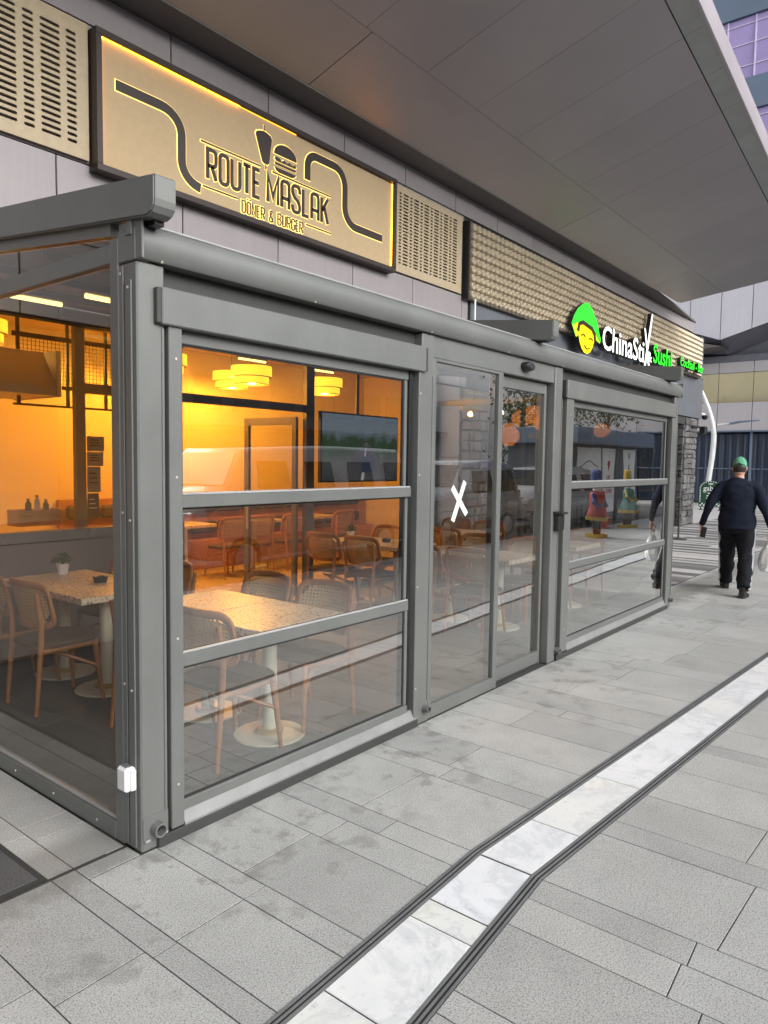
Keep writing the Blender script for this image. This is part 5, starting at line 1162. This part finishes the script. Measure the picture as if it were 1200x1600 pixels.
# cap, hair
k = 22; rings = []
for v in range(9):
    a = PI/2*v/8; rings.append([(.032+.108*math.cos(a)*math.cos(q), .084*math.cos(a)*math.sin(q), 1.692+.115*math.sin(a)**.85) for q in [2*PI*j/k for j in range(k)]])
cap = ob('cap', MB().loft(rings), mt_cap, body, smooth=True)
for i in range(6):
    q = PI*i/3+.5; ob('cap_seam', MB().tube([(.032+.1085*math.cos(a)*math.cos(q), .0845*math.cos(a)*math.sin(q), 1.692+.1155*math.sin(a)**.85) for a in [PI/2*v/8 for v in range(9)]], .0022, k=5), mt_cap_d, body)
ob('cap_button', MB().lathe([(0, 0), (.012, 0), (.010, .007), (0, .009)], c=(.032, 0, 1.806), k=10), mt_cap, body, smooth=True)
ob('collar', MB().loft([[(.012+(.078-.008*w)*math.cos(a), (.078-.008*w)*math.sin(a), 1.500+.022*w+.012*math.cos(a)) for a in [2*PI*j/20 for j in range(20)]] for w in (0, .5, 1)], False), mt_sweater, body, smooth=True)
ob('hem_band', MB().loft([[(.158*k_*math.cos(a), .224*k_*math.sin(a), z) for a in [2*PI*j/28 for j in range(28)]] for z, k_ in ((.862, .97), (.868, 1.012), (.905, 1.02), (.912, 1.0))], False), mt_sweater, body, smooth=True)
ob('cap_band', MB().loft([[(.032+.110*math.cos(q)*w, .086*math.sin(q)*w, z-.010*math.cos(q)*0) for q in [2*PI*j/k for j in range(k)]] for z, w in ((1.672, .99), (1.700, 1.0))], False), mt_cap_d, body, smooth=True)
ob('cap_gap', MB().loft([[(.032-.1105, .036*math.cos(a), 1.700+.026*math.sin(a)) for a in [PI*j/8 for j in range(9)]], [(.032-.104, .036*math.cos(a), 1.700+.028*math.sin(a)) for a in [PI*j/8 for j in range(9)]]]), mt_hair, body)
ob('cap_brim', MB().loft([[(.12+.10*math.cos(a), .078*math.sin(a), z+.008*math.cos(a)) for a in [-PI/2+PI*j/10 for j in range(11)]] for z in (1.690, 1.697)]), mt_cap, body)
rings = []
for z, w in ((1.585, .62), (1.61, .86), (1.64, .97), (1.68, 1.0), (1.71, .98)): rings.append([(.026+.104*w*math.cos(q), .081*w*math.sin(q), z) for q in [PI*.60+PI*.80*j/16 for j in range(17)]]+[(.026+.06*w*math.cos(q), .06*w*math.sin(q), z) for q in [PI*.60+PI*.80*j/16 for j in range(16, -1, -1)]])
ob('hair', MB().loft(rings), mt_hair, body, smooth=True)
MW = Matrix.Translation((8.68, -.345, 0)) @ Matrix.Rotation(math.radians(8), 4, 'Z')
ph = MW @ (LW+Vector((-.032, -.026, -.098)))
t = thing('mobile_phone', 'black mobile phone held in the left hand of the walking man', 'phone', ph, math.radians(8)); o = ob('phone_body', MB().box(-.006, .006, -.034, .034, -.072, .072, .004), mt_black, t); o.rotation_euler = (.15, .12, 0); o = ob('lens', MB().box(-.0075, -.0062, .005, .03, .04, .072, .0005), mt_dark, t)
o.rotation_euler = (.15, .12, 0)
hp = MW @ (RW+Vector((.01, .022, -.135)))
bag = thing('plastic_bag', 'white plastic shopping bag hanging from the right hand of the walking man', 'bag', hp, math.radians(12))
mt_bag, n_, l_, b_p = newmat('bag_plastic'); b_p.inputs['Base Color'].default_value = (.74, .78, .78, 1); b_p.inputs['Roughness'].default_value = .3; b_p.inputs['IOR'].default_value = 1.1
g_ = pos(n_, l_); t_ = ntex(n_, l_, g_, 14, 3); c_ = ramp(n_, l_, t_.outputs[0], [(.55, (.90, .92, .93)), (.62, (.60, .72, .66)), (.66, (.90, .92, .93))]); l_.new(c_.outputs[0], b_p.inputs['Base Color'])
mb = MB(); k = 28; rings = []
for z, a, b2 in ((-.44, .02, .015), (-.43, .09, .07), (-.38, .125, .10), (-.30, .13, .105), (-.20, .115, .085), (-.12, .085, .05), (-.07, .06, .03), (-.055, .05, .015)):
    rings.append([(a*math.cos(q)*(1+.30*noise.noise((math.cos(q)*3, math.sin(q)*3, z*9))), b2*math.sin(q)*(1+.38*noise.noise((math.cos(q)*4+5, math.sin(q)*4, z*11))), z+.012*noise.noise((q*2, z*7, 1))) for q in [2*PI*j/k for j in range(k)]])
ob('sack', mb.loft(rings), mt_bag, bag, smooth=True)
for s_ in (-1, 1): ob('handle', MB().tube([(s_*.05, .004, -.09), (s_*.035, .0, -.03), (s_*.010, 0, .012), (0, 0, .02)], [(.028, .005), (.02, .005), (.012, .006), (.010, .007)], k=8), mt_bag, bag, smooth=True)

# ================================================================== across the street (read only as window reflections)
mt_van = M('van_white', (.36, .365, .37), .25, 0, .03, coat=.6); mt_suv = M('car_silver', (.35, .37, .40), .25, .4, .03, coat=.6); mt_car3 = M('car_dark_blue', (.03, .05, .10), .22, .2, .05, coat=.6)
mt_carglass = M('car_glass', (.012, .014, .016), .12, spec=.25); mt_tyre = M('tyre', (.02, .02, .02), .85); mt_rim = M('rim', (.4, .4, .41), .3, .8); mt_red = M('lamp_red', (.4, .02, .015), .25); mt_head = M('lamp_clear', (.6, .6, .62), .15)
def vehicle(label, cat, loc, rz, L, Wd, H, prof, mat, group):
    t = thing('parked_'+cat, label, cat, loc, rz, group); hw = Wd/2; rings = []
    # prof: (x 0..1, bottom, belt, top) fractions
    for x, zb_, zs, zt in prof:
        X = (x-.5)*L; zb_, zs, zt = zb_*H, zs*H, zt*H; c = .80 if zt-zs > .15*H else .93
        e = .86 if x in (0, 1) else 1.0
        rings.append([(X, -hw*.9*e, zb_), (X, -hw*e, lerp(zb_, zs, .4)), (X, -hw*.985*e, zs), (X, -hw*c*e, zt-.04*H), (X, -hw*(c-.1)*e, zt), (X, hw*(c-.1)*e, zt), (X, hw*c*e, zt-.04*H), (X, hw*.985*e, zs), (X, hw*e, lerp(zb_, zs, .4)), (X, hw*.9*e, zb_)])
    ob('body', MB().loft(rings), mat, t, smooth=True)
    cab = [p for p in prof if p[3]-p[2] > .15]
    ic = prof.index(cab[0]); p0, p1 = prof[ic-1], prof[ic]
    X0, Z0, X1, Z1 = (lerp(p0[0], p1[0], .12)-.5)*L, lerp(p0[3], p1[3], .12)*H+.02, (lerp(p0[0], p1[0], .88)-.5)*L, lerp(p0[3], p1[3], .88)*H+.02
    ob('windscreen', MB().add([(X0, -hw*.80, Z0), (X0, hw*.80, Z0), (X1, hw*.66, Z1), (X1, -hw*.66, Z1), (X0+.03, -hw*.80, Z0-.05), (X0+.03, hw*.80, Z0-.05), (X1+.03, hw*.66, Z1-.05), (X1+.03, -hw*.66, Z1-.05)], [(0, 1, 2, 3), (7, 6, 5, 4), (0, 4, 5, 1), (1, 5, 6, 2), (2, 6, 7, 3), (3, 7, 4, 0)]), mt_carglass, t)
    xa, xb = cab[0][0], cab[-1][0]; nw = 4 if cat == 'van' else 2
    for s_ in (-1, 1):
        for i in range(nw):
            u0 = lerp(xa, xb, (i+.06)/nw)+.02; u1 = lerp(xa, xb, (i+.94)/nw)-.02
            zs, zt = cab[0][2]*H+.03*H, cab[0][3]*H-.09*H; c0 = hw*.985; c1 = hw*.80; f_ = (zt-zs)/((cab[0][3]-cab[0][2])*H-.04*H)
            y0, y1 = s_*(c0+.022-(c0-c1)*.06), s_*(lerp(c0, c1, min(1, f_+.02))+.03)
            ob('side_window', MB().add([((u0-.5)*L, y0, zs), ((u1-.5)*L, y0, zs), ((u1-.5)*L-.06, y1, zt), ((u0-.5)*L+.06, y1, zt), ((u0-.5)*L, y0-s_*.06, zs), ((u1-.5)*L, y0-s_*.06, zs), ((u1-.5)*L-.06, y1-s_*.06, zt), ((u0-.5)*L+.06, y1-s_*.06, zt)], [(0, 1, 2, 3), (7, 6, 5, 4), (0, 4, 5, 1), (1, 5, 6, 2), (2, 6, 7, 3), (3, 7, 4, 0)]), mt_carglass, t)
        for x in (.17, .81):
            w = ob('wheel', MB().loft([[((x-.5)*L+rr*math.cos(a), s_*(hw-.20+yy), .32+rr*math.sin(a)) for a in [2*PI*j/22 for j in range(22)]] for rr, yy in ((.25, 0), (.32, .03), (.32, .18), (.28, .212))]), mt_tyre, t, smooth=True)
            ob('rim', MB().loft([[((x-.5)*L+rr*math.cos(a), s_*(hw+yy), .32+rr*math.sin(a)) for a in [2*PI*j/16 for j in range(16)]] for rr, yy in ((.2, .0), (.2, .014), (.12, .022))]), mt_rim, w)
        ob('headlight', MB().box(-L/2-.015, -L/2+.12, s_*hw*.8-.14, s_*hw*.8+.06*s_, .42*H, .5*H, .02), mt_head, t); ob('taillight', MB().box(L/2-.1, L/2+.012, s_*hw*.78-.07, s_*hw*.78+.07, .45*H, .6*H, .02), mt_red, t)
    return t
VAN = [(0, .2, .45, .50), (.03, .16, .52, .60), (.11, .14, .56, .64), (.20, .14, .55, .96), (.6, .14, .55, 1.0), (.95, .14, .55, .99), (1, .18, .5, .9)]
SUV = [(0, .22, .48, .52), (.05, .17, .53, .58), (.26, .15, .58, .64), (.40, .15, .57, .96), (.7, .15, .57, 1.0), (.93, .15, .57, .94), (1, .2, .5, .62)]
SEDAN = [(0, .24, .5, .54), (.05, .17, .55, .60), (.28, .15, .60, .66), (.42, .15, .6, .97), (.62, .15, .6, 1.0), (.82, .15, .62, .72), (1, .22, .55, .68)]
vehicle('white van parked across the street, mirrored in the front window', 'van', (7.15, -6.6, -.10), 0, 5.2, 1.95, 2.02, VAN, mt_van, 'vehicles across the street')
vehicle('silver car parked behind the white van, mirrored beside the taped cross', 'car', (12.3, -6.6, -.10), 0, 4.5, 1.85, 1.85, SUV, mt_suv, 'vehicles across the street')
vehicle('white car parked further along, mirrored in the sliding door', 'car', (17.2, -6.6, -.10), 0, 4.4, 1.82, 1.72, SUV, mt_van, 'vehicles across the street')
vehicle('dark blue car parked at the near end of the street', 'car', (1.2, -6.6, -.10), 0, 4.5, 1.82, 1.5, SEDAN, mt_car3, 'vehicles across the street')
vehicle('dark blue car parked at the far end of the street', 'car', (24.0, -8.8, -.10), 0, 4.6, 1.82, 1.5, SEDAN, mt_car3, 'vehicles across the street')
mt_bark = M('bark', (.09, .065, .045), .9, bump=.5, bscale=30); mt_fol = M('tree_leaves', (.05, .085, .028), .6, 0, .35, 3)
def tree(loc, h, label, seed):
    t = thing('street_tree', label, 'tree', loc, seed, 'street trees across the road'); rr = random.Random(seed); tr = MB()
    tr.tube([(0, 0, 0), (.03, .02, h*.25), (0, .05, h*.5), (.02, 0, h*.85)], [.13, .10, .07, .02], k=8)
    cl = []
    for i in range(16):
        a = rr.uniform(0, 2*PI); z = h*rr.uniform(.32, .92); R1 = h*.20*rr.uniform(.4, 1.0)*(1.15-abs(z/h-.6)); e = (R1*math.cos(a), R1*math.sin(a), z); tr.tube([(.01, .02, z-h*.10), (e[0]*.6, e[1]*.6, z-h*.02), e], [.035, .02, .008], k=5); cl.append(e)
    ob('trunk', tr, mt_bark, t); mb = MB()
    for c in cl:
        for i in range(130):
            p = Vector((rr.gauss(0, 1), rr.gauss(0, 1), rr.gauss(0, .8)))*h*.062+Vector(c); d1 = Vector((rr.uniform(-1, 1), rr.uniform(-1, 1), rr.uniform(-1, 1))).normalized()*.085; d2 = d1.cross(Vector((rr.uniform(-1, 1), rr.uniform(-1, 1), rr.uniform(-1, 1)))).normalized()*.045
            mb.add([p-d1, p+d2, p+d1, p-d2], [(0, 1, 2, 3)])
    ob('crown', mb, mt_fol, t, fix=False)
for i, (x, y, h, lab) in enumerate(((20.6, -9.0, 5.6, 'street tree across the road, mirrored at the left of the far window'), (29.5, -9.6, 6.8, 'taller street tree beside the hoarding across the road'), (3.0, -14.2, 6.5, 'street tree across the road opposite the first window'), (41, -11.5, 7.2, 'street tree at the far end of the road'), (-9, -14, 7.0, 'street tree across the road behind the viewer'))): tree((x, y, -.1 if y > -13 else 0), h, lab, 11+i)
# opposite building
ob_ = thing('opposite_building', 'dark office block across the street seen as a reflection', 'building', (15, -32, 0)); mt_op = M('opposite_facade', (.10, .10, .115), .6, 0, .06, .3); mt_opg = M('opposite_glass', (.05, .065, .08), .25, .0)
ob('shell', MB().box(-34, 70, -12, 0, 0, 9), mt_op, ob_)
for fl_ in range(1):
    for i in range(34): ob('window', MB().box(-33+i*3.0, -30.9+i*3.0, -.02, .06, 4.6+fl_*3.4, 6.6+fl_*3.4, .0), mt_opg, ob_)
ob('shopfront', MB().box(-33, 69, -.02, .08, .1, 3.4), mt_opg, ob_); ob('canopy_band', MB().box(-34, 70, .0, 1.6, 3.6, 4.1, .02), mt_soffit_in, ob_)
wb = thing('white_office_block', 'white office block at the far end of the street, mirrored above the posters', 'building', (52, -19, 0)); mt_wb = M('white_facade', (.80, .80, .82), .5, 0, .04, .3)
ob('shell', MB().box(-4, 60, -14, 0, 0, 13), mt_wb, wb)
for i in range(17): ob('window', MB().box(-3+i*3, -1+i*3, -.02, .05, 6.4, 8.6), mt_opg, wb)
nb = thing('side_shade_block', 'added unseen dark block left of the burger pavilion that shades its side', 'pavilion', (-2.75, 1.9, 0))  # out of view, added to block light from the left and darken the side glass
ob('dark_wall', MB().box(-.06, -.01, -1.7, 1.45, .1, 3.9), mt_dark, nb); ob('roof', MB().box(-2.2, .05, -1.8, 1.45, 3.92, 4.1, .01), mt_alu_dark, nb)
for y in (-1.7, -.65, .4, 1.40): ob('post', MB().box(-.05, .02, y-.04, y+.04, 0, 3.915, .004), mt_alu_dark, nb)
hl = thing('heat_lamp', 'bright heat lamp under the extractor hood at the left edge', 'lamp', (1.13, 4.0, 2.17)); ob('bulb', MB().lathe([(0, -.04), (.03, -.03), (.035, 0), (0, .02)], k=12), EM('heat_glow', (1.0, .62, .12), 14.0), hl); ob('shade', MB().lathe([(.03, .03), (.06, .0), (.065, .0), (.035, .035)], k=14), mt_steel, hl)
# hoarding kiosk with posters
hk = thing('poster_kiosk', 'grey kiosk with white valet posters across the street, mirrored in the far window', 'kiosk', (20.6, -6.3, -.10))
ob('frame_body', MB().box(-2.6, 3.4, -1.8, -.02, 0, 2.38, .01), mt_slate, hk); ob('roof', MB().box(-2.8, 3.6, -2.0, .5, 2.39, 2.86, .02), mt_bluegrey, hk)
mt_post = M('poster_white', (.88, .88, .88), .6, 0, .02)
def poster(name, x0, x1, z0=.25, z1=2.3): return ob(name, MB().box(x0, x1, -.018, .004, z0, z1), mt_post, hk)
mt_ink = M('poster_ink', (.06, .06, .065), .6); mt_inkr = M('poster_ink_red', (.45, .03, .05), .6)
def ptext(par, s_, xc, z, h, mat):
    me = text_mesh(s_, 1.0, .004); b = bb(me); k_ = h/(b[3]-b[2]); cx = (b[0]+b[1])/2
    for v in me.vertices: v.co = Vector((xc-(v.co.x-cx)*k_*.9, .0055+v.co.z, z+(v.co.y-b[2])*k_))
    link('lettering', fixn(me), mat, par)
p = poster('poster', -1.75, .10); ptext(p, 'SMART VALE', -.85, 1.42, .15, mt_ink); ob('car_outline', MB().ribbon([(-1.6, 1.68), (-1.3, 1.73), (-1.05, 1.85), (-.7, 1.89), (-.45, 1.78), (-.12, 1.71)], .03, .0045, .008), mt_ink, p)
p = poster('poster', .2, 1.2)
for s_, z in (('ARA', 1.30), ('TESL', 1.07), ('NOKT', .84)): ptext(p, s_, .70, z, .15, mt_inkr)
ob('map_pin', MB().prism([(.70, 1.56), (.79, 1.74)]+arc(.70, 1.80, .11, .11, -20, 200, 12)+[(.61, 1.74)], 'y', .0045, .009), mt_inkr, p)
p = poster('poster', 2.1, 3.25)
for s_, z in (('V', 1.95), ('A', 1.58), ('L', 1.21), ('E', .84)): ptext(p, s_, 2.68, z, .24, mt_ink)
# toy soldier figures and cones
mt_tr = M('toy_red', (.36, .035, .035), .4, var=.3); mt_ty = M('toy_yellow', (.42, .30, .05), .4, var=.3); mt_tb = M('toy_blue', (.03, .06, .22), .4); mt_tg = M('toy_teal', (.04, .17, .16), .4); mt_cone = M('cone_orange', (.75, .07, .03), .5)
def soldier(loc, label, coat, sleeve, skirt):
    t = thing('toy_soldier_figure', label, 'statue', loc, 0, 'toy soldier figures')
    ob('base', MB().lathe([(0, 0), (.26, 0), (.26, .08), (0, .08)], k=20), mt_ty, t)
    for s_ in (-1, 1): ob('leg', MB().tube([(s_*.08, 0, .08), (s_*.075, 0, .50)], [.065, .075], k=12), mt_black, t, smooth=True); ob('arm', MB().tube([(s_*.17, 0, 1.0), (s_*.25, .04, .82), (s_*.16, .16, .72)], [.06, .055, .045], k=10), sleeve, t, smooth=True)
    ob('coat', MB().lathe([(0, .42), (.24, .42), (.20, .62), (.15, .75), (.17, .95), (.14, 1.04), (0, 1.06)], k=22), coat, t, smooth=True); ob('hem', MB().lathe([(.15, .40), (.25, .40), (.25, .48), (.15, .48)], k=22), skirt, t)
    ob('head', MB().lathe([(0, 1.05), (.07, 1.07), (.10, 1.15), (.095, 1.24), (.05, 1.29), (0, 1.30)], k=18), mt_pot, t, smooth=True); ob('hat', MB().lathe([(0, 1.25), (.115, 1.25), (.12, 1.30), (.11, 1.52), (.06, 1.56), (0, 1.56)], k=18), sleeve, t, smooth=True)
soldier((14.4, -3.85, 0), 'toy soldier figure in red coat, mirrored in the far window', mt_tr, mt_tb, mt_ty); soldier((17.5, -4.25, 0), 'toy soldier figure in teal coat, mirrored in the far window', mt_tg, mt_ty, mt_ty)
cn = thing('traffic_cone', 'stack of orange traffic cones, mirrored between the toy soldiers', 'cone', (17.0, -4.75, 0))
for i in range(4): ob('cone', MB().lathe([(.19, .02+i*.09), (.12, .05+i*.09), (.035, .70+i*.09), (0, .70+i*.09)], k=18), mt_cone, cn, smooth=True); ob('foot', MB().box(-.2, .2, -.2, .2, i*.09, .02+i*.09, .004), mt_cone, cn)
